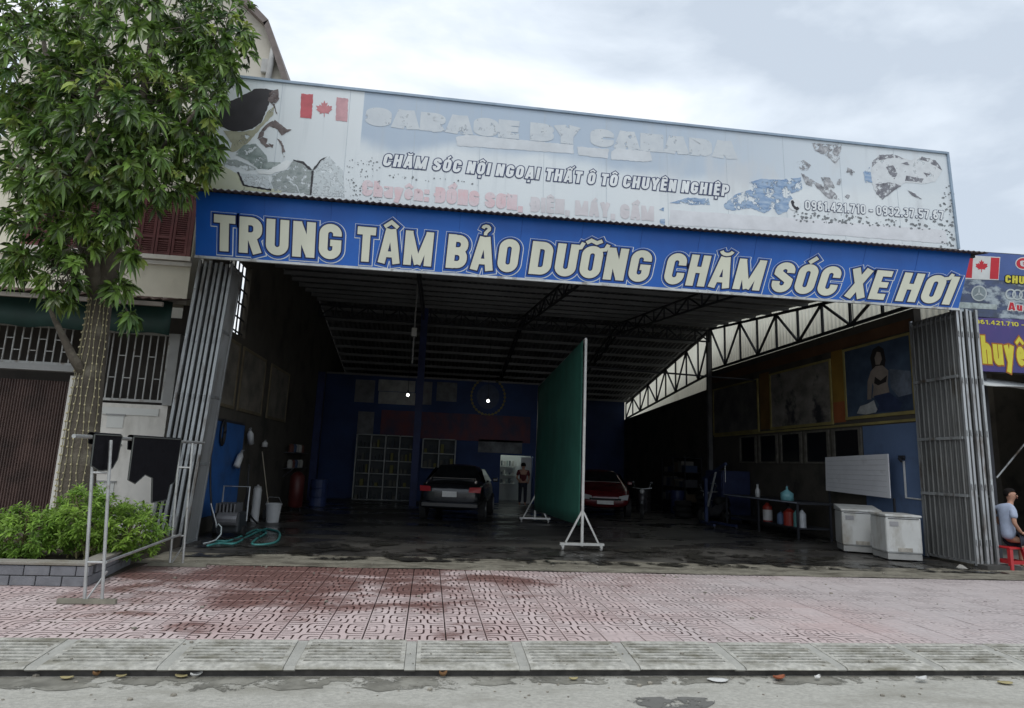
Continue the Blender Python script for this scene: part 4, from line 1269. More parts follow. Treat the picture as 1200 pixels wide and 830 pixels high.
def leaf(mb, base, d, L, wd, upn, droop):
    d = d.normalized()
    s = d.cross(upn)
    s = s.normalized() if s.length > 1e-3 else d.orthogonal().normalized()
    nrm = s.cross(d)
    g = Vector((0, 0, -droop * L))
    m1 = base + d * L * .36 + g * .08
    m2 = base + d * L * .70 + g * .28
    tip = base + d * L * .96 + g * .62
    c = nrm * wd * .2
    mb.add([base, m1 + s * wd * .5 + c, m1, m1 - s * wd * .5 + c, m2 + s * wd * .40 + c * .8, m2, m2 - s * wd * .40 + c * .8, tip], [(0, 1, 2), (0, 2, 3), (1, 4, 5, 2), (2, 5, 6, 3), (4, 7, 5), (5, 7, 6)])
def rosette(mb, c, axis, n, L, wd, rng, droop=1.0, spread=.8):
    axis = axis.normalized()
    u = axis.orthogonal().normalized()
    v = axis.cross(u)
    for i in range(n):
        a = i * 2.4 + rng.uniform(-.3, .3)
        t = rng.uniform(.25, 1)
        d = axis * (1 - spread * t) + (u * cos(a) + v * sin(a)) * (.35 + .8 * t)
        leaf(mb, c - axis * .10 * rng.random(), d, L * rng.uniform(.7, 1.15), wd * rng.uniform(.8, 1.2), axis + Vector((0, 0, .3)), droop * rng.uniform(.5, 1.3))
# crown lobes: photo centre, depth offset, half width and half height in px, half depth in m, rosettes
LOBES = [(50, 60, .3, 80, 80, 1.5, 190), (150, 30, .0, 90, 75, 1.6, 210), (245, 45, .2, 58, 62, 1.2, 150), (120, 120, -.6, 105, 62, 1.3, 230), (215, 120, -.2, 60, 58, 1.1, 130),
         (70, 195, -.4, 75, 50, 1.1, 150), (150, 200, -.7, 72, 48, .9, 130), (228, 172, -.3, 40, 44, .8, 75), (20, 140, .4, 42, 60, 1.2, 70), (205, 225, -.3, 26, 16, .4, 14),
         (55, 250, -.5, 60, 28, .8, 60), (130, 258, -.8, 45, 22, .5, 34), (75, 318, -.5, 34, 42, .6, 46), (22, 300, -.2, 28, 28, .5, 22), (140, 335, -.3, 18, 22, .3, 12), (152, 372, -.35, 14, 12, .2, 7), (86, 282, -.7, 36, 24, .5, 26), (150, 290, -.4, 22, 22, .4, 12)]
lv, tg, yv = MB(), MB(), MB()
for px, py, dy, hw, hh, hd, cnt in LOBES:
    for _ in range(cnt):
        while True:
            a, b, c = LR.uniform(-1, 1), LR.uniform(-1, 1), LR.uniform(-1, 1)
            q = a * a + b * b + c * c
            if .12 < q < 1: break
        if LR.random() < .25: a, b, c = a * 1.08, b * 1.08, c
        p = tw(px + a * hw, py - b * hh, dy + c * hd)
        ctr = tw(px, py, dy)
        ax = (p - ctr).normalized() + Vector((LR.uniform(-.5, .5), LR.uniform(-.7, .2), LR.uniform(-.5, .5)))
        young = LR.random() < .10 and (p.y < TYD + .3)
        rosette(yv if young else lv, p, ax, LR.randint(6, 14), LR.uniform(.12, .28) * (.85 if young else 1), LR.uniform(.045, .07), LR, LR.uniform(.4, 1.3), .6)
        tg.tube([p, p - ax.normalized() * LR.uniform(.2, .5)], [.004, .009], 4, False)
leaf_m = mat('mango_leaf', (.17, .27, .05), .34, .45, 1.1, island=.8, trans=.32, spec=.5, col2=(.05, .11, .026), dirt=(.10, .11, .03), dirt_lo=.58, dirt_hi=.7, dirt_scale=2.5)
lv.build('crown', leaf_m, tree, kind='stuff')
yv.build('young_leaves', mat('young_leaf', (.30, .36, .07), .4, .4, 2, island=.5, trans=.35, col2=(.16, .26, .05)), tree, kind='stuff')
tg.build('twigs', bark, tree, kind='stuff')
# string lights wound up the trunk
sl2 = thing('string_lights', 'rows of tiny pale bulbs on wires running up the mango trunk', 'lights', (tw(88, 600).x, TYD - .3, .2))
wires, bulbs = MB(), MB()
for s_ in range(7):
    ang = radians(200 + s_ * 21 + 10)
    prev = None
    for j in range(34):
        t = j / 33 * (len(trunk_pts) - 1.6) + .3
        i = int(t)
        f = t - i
        c = trunk_pts[i].lerp(trunk_pts[i + 1], f)
        r = TRK[i][2] * (1 - f) + TRK[i + 1][2] * f + .012
        a = ang + .06 * sin(j * .8 + s_ * 2)
        p = c + Vector((cos(a) * r, sin(a) * r, 0))
        if prev is not None: wires.tube([prev, p], .006, 4, False)
        prev = p
        bulbs.ball(p + Vector((cos(a), sin(a), LR.uniform(-.5, .5))) * .014, .012, 5, 4, (1, 1, 1.4))
wires.build('wires', mat('wire_yellow', (.30, .27, .16), .6, .2, 5), sl2, kind='stuff')
bulbs.build('bulbs', mat('bulb_cream', (.50, .44, .26), .4, .2, 5), sl2, kind='stuff')

def shrub(label, px, py_top, Y, hw, ht, hd, cnt, seed):
    rg = random.Random(seed)
    b = atY(px, 640, Y)
    t = thing('shrub', label, 'shrub', (b.x, Y, .2), 'bright green shrubs in the planter')
    zt = atY(px, py_top, Y).z
    z0 = .2
    f, st = MB(), MB()
    for i in range(14):
        a = rg.uniform(0, 2 * pi)
        top = Vector((b.x + cos(a) * hw * rg.uniform(.2, .8), Y + sin(a) * hd * .7, zt - ht * rg.uniform(.15, .6)))
        bs = Vector((b.x + rg.uniform(-.15, .15), Y + rg.uniform(-.12, .12), z0))
        st.tube([bs, bs.lerp(top, .5) + Vector((rg.uniform(-.05, .05), 0, .05)), top], [.014, .011, .005], 5)
    for i in range(cnt):
        while True:
            x, y, z = rg.uniform(-1, 1), rg.uniform(-1, 1), rg.uniform(-1, 1)
            q = x * x + y * y + z * z
            if .3 < q < 1: break
        z = max(z, -.75)
        bump_ = 1 + .16 * sin(x * 5 + seed) * cos(y * 4 + seed * 2)
        p = Vector((b.x + x * hw * bump_, Y + y * hd, zt - ht / 2 + z * ht / 2 * bump_))
        ax = Vector((x * .7, y * .7 - .25, .8 + z * .3))
        rosette(f, p, ax, rg.randint(8, 12), rg.uniform(.085, .125), .024, rg, .5, .65)
    st.build('stems', mat('shrub_stem', (.20, .18, .08), .8, .2, 5), t, kind='stuff')
    f.build('foliage', mat('shrub_leaf', (.30, .46, .07), .5, .4, 3, island=.45, trans=.4, col2=(.15, .28, .04)), t, kind='stuff')
shrub('bright green shrub at the left edge of the planter', 28, 590, 9.45, .62, .72, .45, 300, 3)
shrub('tallest bright green shrub, right in front of the mango trunk', 95, 566, 9.6, .52, .92, .48, 330, 5)
shrub('bright green shrub nearest the folding gate, behind the drying rack', 142, 584, 9.9, .58, .86, .5, 320, 8)
dp = thing('potted_herb', 'small dark leafy plant behind the right shrub, by the white house wall', 'plant', (atY(160, 620, 11.4).x, 11.4, .2))
f = MB()
for i in range(46):
    p = atY(R.uniform(140, 168), R.uniform(592, 610), 11.4 + R.uniform(-.2, .2))
    rosette(f, p, Vector((R.uniform(-.5, .5), -.3, 1)), 6, .11, .04, R, .4)
f.build('foliage', mat('dark_leaf', (.03, .055, .03), .5, .3, 3, island=.3), dp, kind='stuff')
st = MB()
for i in range(5): st.tube([(ROOT[dp.name].x + .05 * i - .1, 11.4, .2), (ROOT[dp.name].x + .1 * i - .2, 11.4, .62)], .012, 5)
st.build('stems', mat('shrub_stem', (.20, .18, .08)), dp, kind='stuff')

# ================================================================== DRYING RACK with car mats
rack = thing('drying_rack', 'galvanised tube drying rack standing on the pink tiles beside the planter', 'drying rack', (-3.65, 9, 0))
tube_m = mat('rack_tube', (.46, .47, .46), .4, .2, 5, metal=.5, dirt=(.24, .2, .16), dirt_lo=.58, dirt_hi=.75, dirt_scale=8)
RY0, RY1 = 7.78, 10.25
zt0 = atY(108, 515, RY0).z
zt1 = atY(213, 519, RY1).z
for Y, xs_, foot, zt, lean in ((RY0, (-3.66, -3.48), (-3.93, -3.33), zt0, -.15), (RY1, (-3.72, -3.54), (-4.02, -3.2), zt1, -.07)):
    f = MB()
    for x in xs_: f.tube([(x, Y, .05), (x + lean, Y, zt)], .018, 8)
    f.build('end_frame', tube_m, rack, smooth=False)
    lk = lean * .44 / zt
    MB().tube([(xs_[0] + lk, Y, .44), (xs_[1] + lk, Y, .44)], .014, 8).build('rung', tube_m, rack)
    lk = lean * (zt - .37) / zt
    MB().tube([(xs_[0] + lk, Y, zt - .37), (xs_[1] + lk, Y, zt - .37)], .014, 8).build('rung', tube_m, rack)
    MB().bar((foot[0], Y, .03), (foot[1], Y, .03), .05, .05).build('foot', mat('rack_foot', (.26, .25, .2), .7, .3, 5, metal=.3), rack)
    MB().tube([(xs_[0] + .02, Y, .04), (xs_[1] - .01, Y + .05, .34)], .012, 6).build('strut', tube_m, rack)
xm = -3.72
MB().tube([(xm - .0, RY0 - .60, zt0 + .02), (xm + .02, RY1 + .75, zt1 + .02)], .022, 8).build('top_bar', tube_m, rack)
MB().tube([(-3.5, RY0, .44), (-3.62, RY1, .46)], .018, 8).build('lower_bar', tube_m, rack)
mat_m = mat('rubber_mat', (.012, .012, .015), .9, .25, 12, bump=.3, bscale=90, spec=.15)
def bar_z(y): return zt0 + .02 + (zt1 - zt0) * (y - RY0 + .60) / (RY1 - RY0 + 1.35)
def bar_x(y): return xm + .02 * (y - RY0 + .60) / (RY1 - RY0 + 1.35)
def car_mat(label, y0, y1, drop, shape):
    t = thing('car_mat', label, 'car mat', (bar_x(y0), y0, bar_z(y0) - drop), 'black car mats hung on the rack')
    n = len(shape)
    pts = [(bar_x(y0 + (y1 - y0) * u) + .024 + .015 * sin(u * 5) * v - .01 * v, y0 + (y1 - y0) * u, bar_z(y0 + (y1 - y0) * u) + .03 - drop * v) for u, v in shape]
    MB().poly(pts, (.012, 0, 0)).build('front_flap', mat_m, t)
    back = [(bar_x(y0 + (y1 - y0) * u) - .034, y0 + (y1 - y0) * u, bar_z(y0 + (y1 - y0) * u) + .03 - drop * .3 * v) for u, v in shape]
    MB().poly(back, (.012, 0, 0)).build('back_flap', mat_m, t)
    fold = MB()
    yA, yB = y0 + (y1 - y0) * shape[0][0], y0 + (y1 - y0) * shape[1][0]
    for k in range(6):
        a = pi * k / 5
        for y in (yA, yB): fold.v.append(Vector((bar_x(y) - .0 + .038 * cos(a), y, bar_z(y) + .03 + .025 * sin(a))))
    fold.f += [(2 * k, 2 * k + 1, 2 * k + 3, 2 * k + 2) for k in range(5)]
    fold.build('fold', mat_m, t)
    pipe = MB()
    loop = pts + [pts[0]]
    pipe.tube([Vector(p) + Vector((.014, 0, 0)) for p in loop], .007, 5, False)
    pipe.build('binding', mat('mat_binding', (.10, .11, .10), .7, .2, 6), t)
def bar_y(px):
    lo, hi = 7.3, 11.2
    for _ in range(40):
        m_ = (lo + hi) / 2
        if proj((bar_x(m_), m_, bar_z(m_) - .2))[0] < px: lo = m_
        else: hi = m_
    return lo
car_mat('small black car mat near the front post of the drying rack', bar_y(103), bar_y(136), .40, [(0, 0), (1, 0), (1, .7), (.88, .95), (.7, 1), (.3, 1), (.05, .85)])
car_mat('large black car mat near the back of the drying rack, with a cut-out corner', bar_y(150), bar_y(207), .86, [(0, 0), (1, 0), (1, .72), (.9, .76), (.88, 1), (.52, 1), (.46, .62), (.3, .56), (.14, .68), (.02, .62)])


# ================================================================== INSIDE THE GARAGE
OY = 27.5
off = thing('office_partition', 'dark blue partition wall at the back of the garage with signs and a lit doorway', 'partition', (0, OY, 0))
navy_wall = mat('navy_wall', (.015, .042, .145), .7, .3, .8)
dxa, dxb, dzt = atY(586, 550, OY).x, atY(624.5, 550, OY).x, atY(605, 534, OY).z
oxr = 4.9
ow = MB()
ow.box(XL, dxa, OY, OY + .12, 0, 5.2).box(dxa, dxb, OY, OY + .12, dzt, 5.2).box(dxb, oxr, OY, OY + .12, 0, 5.2)
ow.build('front_wall', navy_wall, off)
MB().box(oxr - .12, oxr, OY + .12, 35.8, 0, 5.2).build('return_wall', navy_wall, off)
MB().box(XL, oxr, OY - .03, OY + .2, 5.2, 5.28).build('top_rail', mat('rail_dim', (.2, .2, .21), .6, .2, 3), off)
room = MB()
room.box(dxa - .5, dxb + .6, 30.0, 30.1, 0, 2.6).box(dxa - .6, dxa - .5, OY + .13, 30.1, 0, 2.6).box(dxb + .6, dxb + .7, OY + .13, 30.1, 0, 2.6).box(dxa - .6, dxb + .7, OY + .13, 30.1, 2.6, 2.7)
room.build('room_walls', mat('room_white', (.6, .62, .6), .8, .1, 1), off)
MB().tube([(dxa - .2, 29.2, 2.5), (dxb + .3, 29.2, 2.5)], .03, 8).build('added_tube', mat('added_tube_glow', (.9, 1, .95), .4, emit=7), off)  # unseen glowing tube, added to brighten the doorway
MB().box(atY(611, 550, OY).x, dxb - .02, 27.75, 27.8, 0, dzt - .05).build('door_leaf', mat('room_white', (.6, .62, .6)), off)
for i, z in enumerate((.75, 1.15, 1.55)):
    MB().box(dxa + .1, dxa + .95, 29.6, 29.95, z, z + .03).build('shelf', mat('room_white', (.6, .62, .6)), off)
    for k in range(6):
        x = dxa + .15 + k * .13
        MB().box(x, x + R.uniform(.05, .1), 29.65, 29.8, z + .03, z + R.uniform(.12, .3)).build('shelf_box', flat('box%d' % (k % 3), [(.3, .35, .33), (.1, .12, .13), (.45, .45, .42)][k % 3]), off)
def wall_pic(px0, py0, px1, py1, m, name='picture', d=.03):
    a, b = atY(px0, py1, OY), atY(px1, py0, OY)
    return MB().box(a.x, b.x, OY - d, OY - .003, min(a.z, b.z), max(a.z, b.z)).build(name, m, off)
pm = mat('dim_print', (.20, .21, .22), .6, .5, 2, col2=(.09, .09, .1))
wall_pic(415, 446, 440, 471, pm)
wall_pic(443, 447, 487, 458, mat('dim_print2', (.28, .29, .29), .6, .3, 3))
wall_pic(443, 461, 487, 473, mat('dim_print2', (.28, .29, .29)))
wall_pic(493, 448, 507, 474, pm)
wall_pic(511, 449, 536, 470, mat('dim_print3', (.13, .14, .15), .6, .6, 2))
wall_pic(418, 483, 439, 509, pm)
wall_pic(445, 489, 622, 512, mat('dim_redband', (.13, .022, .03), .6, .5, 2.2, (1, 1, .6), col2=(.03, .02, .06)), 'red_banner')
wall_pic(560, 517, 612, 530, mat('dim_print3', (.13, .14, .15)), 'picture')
c = atY(572, 465, OY)
em = MB()
for k in range(26):
    a = radians(-240 + 300 * k / 25)
    p = Vector((c.x + .74 * cos(a), OY - .03, c.z + .8 * sin(a)))
    t = Vector((-sin(a), 0, cos(a)))
    nrm = Vector((cos(a), 0, sin(a)))
    em.poly([p - t * .09, p + nrm * .06, p + t * .1, p - nrm * .06], (0, .012, 0))
em.build('wreath_emblem', mat('dim_gold', (.20, .17, .05), .6, .2, 4), off)
MB().poly([(c.x + .5 * cos(2 * pi * k / 20), OY - .02, c.z + .55 * sin(2 * pi * k / 20)) for k in range(20)], (0, .01, 0)).build('emblem_disc', mat('dim_emblem', (.04, .06, .12), .6, .3, 4), off)
# glazed display cabinets
def cabinet(label, px0, px1, py0, py1, Y, cols, rows):
    a, b = atY(px0, py1, Y), atY(px1, py0, Y)
    x0, x1, z0, z1 = a.x, b.x, max(0.02, a.z), b.z
    t = thing('display_cabinet', label, 'cabinet', ((x0 + x1) / 2, Y, z0))
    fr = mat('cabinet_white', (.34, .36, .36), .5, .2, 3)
    for i in range(cols + 1):
        x = x0 + (x1 - x0) * i / cols
        MB().box(x - .025, x + .025, Y - .2, Y + .2, z0, z1).build('upright', fr, t)
    for j in range(rows + 1):
        z = z0 + (z1 - z0) * j / rows
        for i in range(cols):
            xa, xb = x0 + (x1 - x0) * i / cols + .026, x0 + (x1 - x0) * (i + 1) / cols - .026
            MB().box(xa, xb, Y - .19, Y + .2, z - .018, z + .018).build('shelf', fr, t)
            if j < rows:
                for q in range(3):
                    xq = xa + (xb - xa) * (q + .2) / 3
                    hq = (z1 - z0) / rows * R.uniform(.3, .7)
                    MB().box(xq, xq + (xb - xa) * R.uniform(.12, .26), Y - .1, Y + .1, z + .02, z + hq).build('stock_item', flat('stock%d' % R.randint(0, 4), [(.05, .06, .07), (.12, .12, .1), (.05, .07, .12), (.18, .17, .05), (.2, .2, .2)][R.randint(0, 4)]), t)
    MB().box(x0, x1, Y + .2, Y + .22, z0, z1).build('back_panel', mat('cabinet_back', (.06, .07, .075), .6, .2, 3), t)
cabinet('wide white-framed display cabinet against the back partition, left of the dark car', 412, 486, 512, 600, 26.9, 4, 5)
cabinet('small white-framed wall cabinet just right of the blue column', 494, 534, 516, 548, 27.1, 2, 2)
# hanging lamps
for px, py, lab in ((478, 463, 'lit hanging bulb over the display cabinet, left of the two'), (572, 470, 'lit hanging bulb in front of the wreath emblem, right of the two')):
    p = atY(px, py, 26.2)
    t = thing('hanging_lamp', lab, 'lamp', p, 'lit bulbs hanging at the back')
    MB().ball(p, .058, 10, 8).build('bulb', mat('bulb_glow', (1, .97, .9), .4, emit=9), t, smooth=True)
    MB().lathe(p + Vector((0, 0, .07)), [(.05, 0), (.04, .1), (.012, .14)], 8).build('socket', steel_m, t)
    MB().tube([p + Vector((0, 0, .2)), (p.x, p.y, roof_z(26.2) - .05)], .012, 5).build('cord', steel_m, t)
p0 = atY(489, 339, 17.0)
p1 = atY(485.5, 388, 17.0)
t = thing('pendant_fitting', 'grey pipe with a small box hanging from the garage roof above the blue column', 'pipe', p1)
MB().tube([(p1.x, 17, p1.z - .9), (p1.x, 17, roof_z(17))], .022, 6).build('pipe', mat('pipe_dim', (.2, .2, .2), .6, .2, 3), t)
MB().box(p1.x - .07, p1.x + .07, 16.93, 17.07, p1.z - .16, p1.z + .08).build('junction_box', mat('pipe_pale', (.4, .4, .38), .6, .2, 3), t, bevel=.01)

# --- green partition screen on castors
GX = 3.18
gs = thing('welding_screen', 'tall green sheet stretched on a wheeled tube frame in the middle of the garage', 'screen', (GX, 13, 0))
zt_n, zt_f = atY(683, 397, 12.95).z, atY(626, 453, 18.8).z
gp = mat('screen_tube', (.50, .50, .48), .45, .2, 4, metal=.4)
for Y, zt in ((12.95, zt_n), (18.8, zt_f)):
    MB().tube([(GX, Y, .1), (GX, Y, zt)], .032, 8).build('post', gp, gs)
    MB().bar((GX - .46, Y - .0, .14), (GX + .46, Y - .0, .14), .07, .05).build('foot_bar', gp, gs)
    for sx in (-1, 1):
        MB().bar((GX + sx * .34, Y, .17), (GX + sx * .02, Y, .78), .035).build('brace', gp, gs)
        w_ = MB().tube([(GX + sx * .4 - .02, Y, .06), (GX + sx * .4 + .02, Y, .06)], .05, 10)
        cs = w_.build('castor', mat('castor_grey', (.3, .3, .29), .6, .2, 4), gs)
        MB().box(GX + sx * .4 - .03, GX + sx * .4 + .03, Y - .03, Y + .03, .085, .115).build('castor_fork', gp, cs)
MB().tube([(GX, 12.95, zt_n), (GX, 18.8, zt_f)], .025, 8).build('top_tube', gp, gs)
MB().tube([(GX, 12.95, .55), (GX, 18.8, .42)], .02, 8).build('lower_tube', gp, gs)
sc_ = MB()
ny_, nz_ = 40, 14
for j in range(nz_ + 1):
    for i in range(ny_ + 1):
        f = i / ny_
        y = 13.05 + 5.65 * f
        zb, zz = .5 - .12 * f, zt_n + (zt_f - zt_n) * f - .02
        v = j / nz_
        sc_.v.append(Vector((GX - .04 + .014 * sin(i * .45 + j * .25) * sin(v * pi) + .006 * sin(i * .31 + j * .7), y, zb + (zz - zb) * v)))
for j in range(nz_):
    for i in range(ny_):
        a = j * (ny_ + 1) + i
        sc_.f.append((a, a + 1, a + ny_ + 2, a + ny_ + 1))
so_ = sc_.build('green_sheet', mat('green_tarp', (.03, .135, .10), .65, .22, 2.5, (1, 1, .6), bump=.5, bscale=2.2, dirt=(.02, .075, .058), dirt_lo=.5, dirt_hi=.8, dirt_scale=.8), gs, smooth=True)
so_.modifiers.new('solid', 'SOLIDIFY').thickness = .005

# --- cars
def car(name, label, loc, rotz, paint, rear_view):
    t = thing(name, label, 'car', (0, 0, 0))
    S = [(-2.2, .70, .42, .80, .85, .58), (-2.08, .82, .28, .90, .96, .66), (-1.6, .88, .25, .95, 1.03, .70), (-1.32, .88, .25, .96, 1.07, .70), (-.72, .89, .24, .97, 1.42, .56), (-.1, .90, .24, .97, 1.46, .58),
         (.42, .90, .24, .96, 1.40, .56), (1.05, .89, .24, .95, 1.03, .70), (1.6, .87, .25, .88, .94, .66), (2.05, .80, .27, .74, .80, .58), (2.2, .66, .36, .60, .66, .48)]
    def sec(s):
        y, hw, zl, zb, zt, tw_ = s
        h = [(-hw * .9, zl), (-hw, (zl + zb) * .5), (-hw * .97, zb), (-tw_ - (hw - tw_) * .3, zb + (zt - zb) * .55), (-tw_, zt)]
        pts = h + [(0, zt + .025)] + [(-x, z) for x, z in reversed(h)]
        return [Vector((x, y, z)) for x, z in pts]
    secs = [sec(s) for s in S]
    n = len(secs[0])
    b = MB()
    for s in secs: b.v += s
    for i in range(len(secs) - 1):
        for k in range(n): b.f.append((i * n + k, i * n + (k + 1) % n, (i + 1) * n + (k + 1) % n, (i + 1) * n + k))
    b.f.append(tuple(range(n))[::-1])
    b.f.append(tuple((len(secs) - 1) * n + k for k in range(n)))
    body = b.build('body', paint, t, smooth=True)
    sb = body.modifiers.new('sub', 'SUBSURF')
    sb.levels = sb.render_levels = 2
    glass = mat('car_glass', (.012, .014, .016), .08, .1, 3, spec=.8)
    def pane(y0, y1, za, zb_, w0, w1, nm):
        MB().poly([(-w0, y0, za), (w0, y0, za), (w1, y1, zb_), (-w1, y1, zb_)], (0, 0, .02)).build(nm, glass, t)
    pane(-1.42, -.82, 1.08, 1.40, .6, .5, 'rear_window')
    pane(1.1, .52, 1.06, 1.37, .6, .5, 'windscreen')
    for sx in (-1, 1):
        MB().poly([(sx * .84, -1.15, 1.0), (sx * .845, .8, 1.0), (sx * .66, .35, 1.33), (sx * .66, -.7, 1.35)], (sx * .012, 0, 0)).build('side_window', glass, t)
        MB().box(sx * .98 - .08, sx * .98 + .08, .62, .74, .98, 1.1).build('mirror', paint, t, bevel=.03)
    for sx in (-1, 1):
        for y in (-1.35, 1.38):
            w_ = MB().tube([(sx * .72, y, .31), (sx * .90, y, .31)], .31, 20).build('wheel', mat('tyre', (.015, .015, .015), .8, .2, 4), t)
            r_ = MB().tube([(sx * .88, y, .31), (sx * .912, y, .31)], .2, 16).build('rim', mat('rim_alloy', (.35, .36, .37), .35, .2, 4, metal=.7), w_)
    for sx in (-1, 1):
        MB().poly([(sx * .80, -2.13, .76), (sx * .5, -2.225, .77), (sx * .52, -2.215, .89), (sx * .82, -2.10, .90)], (0, -.025, 0)).build('tail_light', mat('tail_red', (.42, .03, .035), .25, .1, 3), t)
        MB().poly([(sx * .72, 2.10, .56), (sx * .42, 2.19, .54), (sx * .44, 2.16, .66), (sx * .76, 2.04, .72)], (0, .04, .01)).build('headlight', mat('lamp_clear', (.45, .46, .46), .15, .1, 3), t)
    MB().box(-.19, .19, -2.27, -2.245, .64, .78).build('number_plate', mat('plate_white', (.62, .62, .60), .5, .08, 12), t)
    MB().box(-.26, .26, 2.22, 2.245, .42, .53).build('number_plate', mat('plate_white', (.62, .62, .60)), t)
    MB().box(-.5, .5, 2.12, 2.225, .545, .60).build('grille', mat('tyre', (.015, .015, .015)), t, bevel=.01)
    MB().box(-.76, .76, -2.25, -2.15, .36, .52).build('bumper', paint, t, bevel=.04)
    t.location = loc
    t.rotation_euler = (0, 0, rotz)
    t.scale = (1.06, 1.06, 1.1)
    ROOT[t.name] = Vector(loc)
    return t
pc_ = atY(544, 580, 18.0)
car('sedan', 'black sedan parked with its red tail lights towards the street', (pc_.x, 18.0 + 2.3, .012), radians(-10), mat('black_paint', (.012, .013, .016), .18, .2, 2, spec=.7), True)
pr_ = atY(722, 585, 21.2)
car('hatchback', 'dark red car facing the street in the right-hand bay behind the green screen', (pr_.x, 21.2 + 2.2, .012), radians(180 - 10), mat('red_paint', (.10, .008, .012), .2, .2, 2, spec=.7), False)
# scooter beside the red car
def scooter(label, loc, rz):
    t = thing('scooter', label, 'scooter', (0, 0, 0))
    dk = mat('scooter_dark', (.05, .05, .055), .35, .2, 3)
    for y in (-.62, .62):
        w_ = MB().tube([(-.05, y, .25), (.05, y, .25)], .25, 16).build('wheel', mat('tyre', (.015, .015, .015)), t)
        MB().tube([(-.055, y, .25), (.055, y, .25)], .14, 12).build('rim', mat('rim_alloy', (.35, .36, .37)), w_)
    b = MB()
    b.tube([(0, -.72, .62), (0, -.4, .56), (0, -.05, .36), (0, .25, .34), (0, .42, .62), (0, .38, .95)], [.12, .17, .16, .12, .13, .1], 10)
    b.build('body', dk, t, smooth=True)
    MB().tube([(0, -.7, .74), (0, -.1, .72)], [.11, .13], 8).build('seat', mat('tyre', (.015, .015, .015)), t, smooth=True)
    MB().tube([(0, .62, .25), (0, .42, .9), (0, .38, 1.02)], .03, 6).build('fork', galv_m, t)
    MB().tube([(-.33, .3, 1.04), (0, .4, 1.0), (.33, .3, 1.04)], .016, 6).build('handlebar', galv_m, t)
    MB().ball((0, .5, .92), .085, 8, 6).build('headlamp', mat('lamp_clear', (.45, .46, .46)), t, smooth=True)
    for sx in (-1, 1):
        MB().tube([(sx * .24, .33, 1.05), (sx * .3, .36, 1.2)], .007, 5).build('mirror_stem', galv_m, t)
        MB().ball((sx * .31, .36, 1.22), .05, 8, 6, (1, .3, .8)).build('mirror', dk, t)
    t.location = loc
    t.rotation_euler = (0, 0, rz)
scooter('dark scooter parked next to the red car', (atY(756, 590, 21.5).x, 21.8, .012), radians(160))
scooter('dark scooter standing by the right garage wall, behind the workbench', (9.6, 20.6, .012), radians(120))

# --- left wall: wash corner
lw = thing('wash_panel', 'blue painted board on the left garage wall above the pressure washer', 'board', (XL + .03, 15, .3))
a, b = atX(249, 495, XL + .05), atX(292, 505, XL + .05)
MB().box(XL + .004, XL + .03, 13.4, 16.3, .35, 2.36).build('blue_board', mat('wash_blue', (.03, .13, .40), .6, .3, 1.2, dirt=(.02, .035, .07), dirt_lo=.5, dirt_hi=.75, dirt_scale=1.2), lw)
MB().box(XL + .002, XL + .035, 13.4, 16.3, 2.36, 2.42).build('top_trim', steel_m, lw)
pic_dark = mat('dim_photo', (.24, .215, .175), .6, .6, 1.8, col2=(.08, .075, .065))
for i, (ya, yb) in enumerate(((13.9, 15.2), (15.6, 17.6), (18.3, 20.5))):
    t = thing('wall_picture', ['faded picture on the left garage wall just inside the folding gate', 'faded portrait picture on the left wall, second from the folding gate', 'dark picture on the left wall, farthest of three from the gate'][i], 'picture', (XL, ya, 2.7))
    MB().box(XL + .002, XL + .02, ya, yb, 2.75, 4.15).build('print', pic_dark, t)
    f = MB()
    f.box(XL + .002, XL + .04, ya - .06, yb + .06, 2.68, 2.75).box(XL + .002, XL + .04, ya - .06, yb + .06, 4.15, 4.22).box(XL + .002, XL + .04, ya - .06, ya, 2.75, 4.15).box(XL + .002, XL + .04, yb, yb + .06, 2.75, 4.15)
    f.build('frame', mat('dim_frame', (.16, .13, .08), .7, .3, 3), t)
def bottle(label, px, py, px2, py2, X, m, grp=None):
    top, bot = atX(px, py, X), atX(px2, py2, X)
    h = (top - bot).length
    t = thing('spray_bottle', label, 'bottle', bot, grp)
    d = (top - bot) / h
    MB().tube([bot, bot + d * h * .62, bot + d * h * .75, bot + d * h * .85], [.075, .075, .05, .03], 10).build('bottle_body', m, t, smooth=True)
    MB().tube([bot + d * h * .85, top], [.035, .03], 8).build('trigger_head', mat('spray_head', (.25, .26, .26), .5, .1, 3), t)
    MB().tube([top, top + Vector((.06, -.08, .0))], [.014, .01], 6).build('nozzle', mat('spray_head', (.25, .26, .26)), t)
wplast = mat('white_plastic', (.55, .56, .56), .45, .1, 4)
bottle('white spray bottle hung highest at the edge of the blue wash board', 293, 502, 294, 520, XL + .16, wplast)
bottle('white spray bottle hung tilted in the middle of the blue wash board', 284, 528, 277, 547, XL + .16, wplast)
bottle('small white spray bottle hung right of the blue wash board', 311, 516, 310, 524, XL + .16, wplast)
# hose reel-like coil on the wall
t = thing('hose_coil', 'dark rubber hose coiled on a hook on the blue wash board', 'hose', atX(262, 520, XL + .08))
c = atX(262, 507, XL + .08)
for r in (.2, .24, .28):
    MB().tube([(XL + .06 + .03 * (r - .2) / .04 * .3, c.y + r * .55 * cos(a), c.z + r * 1.0 * sin(a)) for a in [2 * pi * k / 20 for k in range(21)]], .018, 6).build('coil', mat('black_rubber', (.02, .02, .022), .6, .2, 4), t, smooth=True)
MB().tube([(XL + .005, c.y, c.z + .22), (XL + .12, c.y, c.z + .22)], .012, 6).build('hook', steel_m, t)
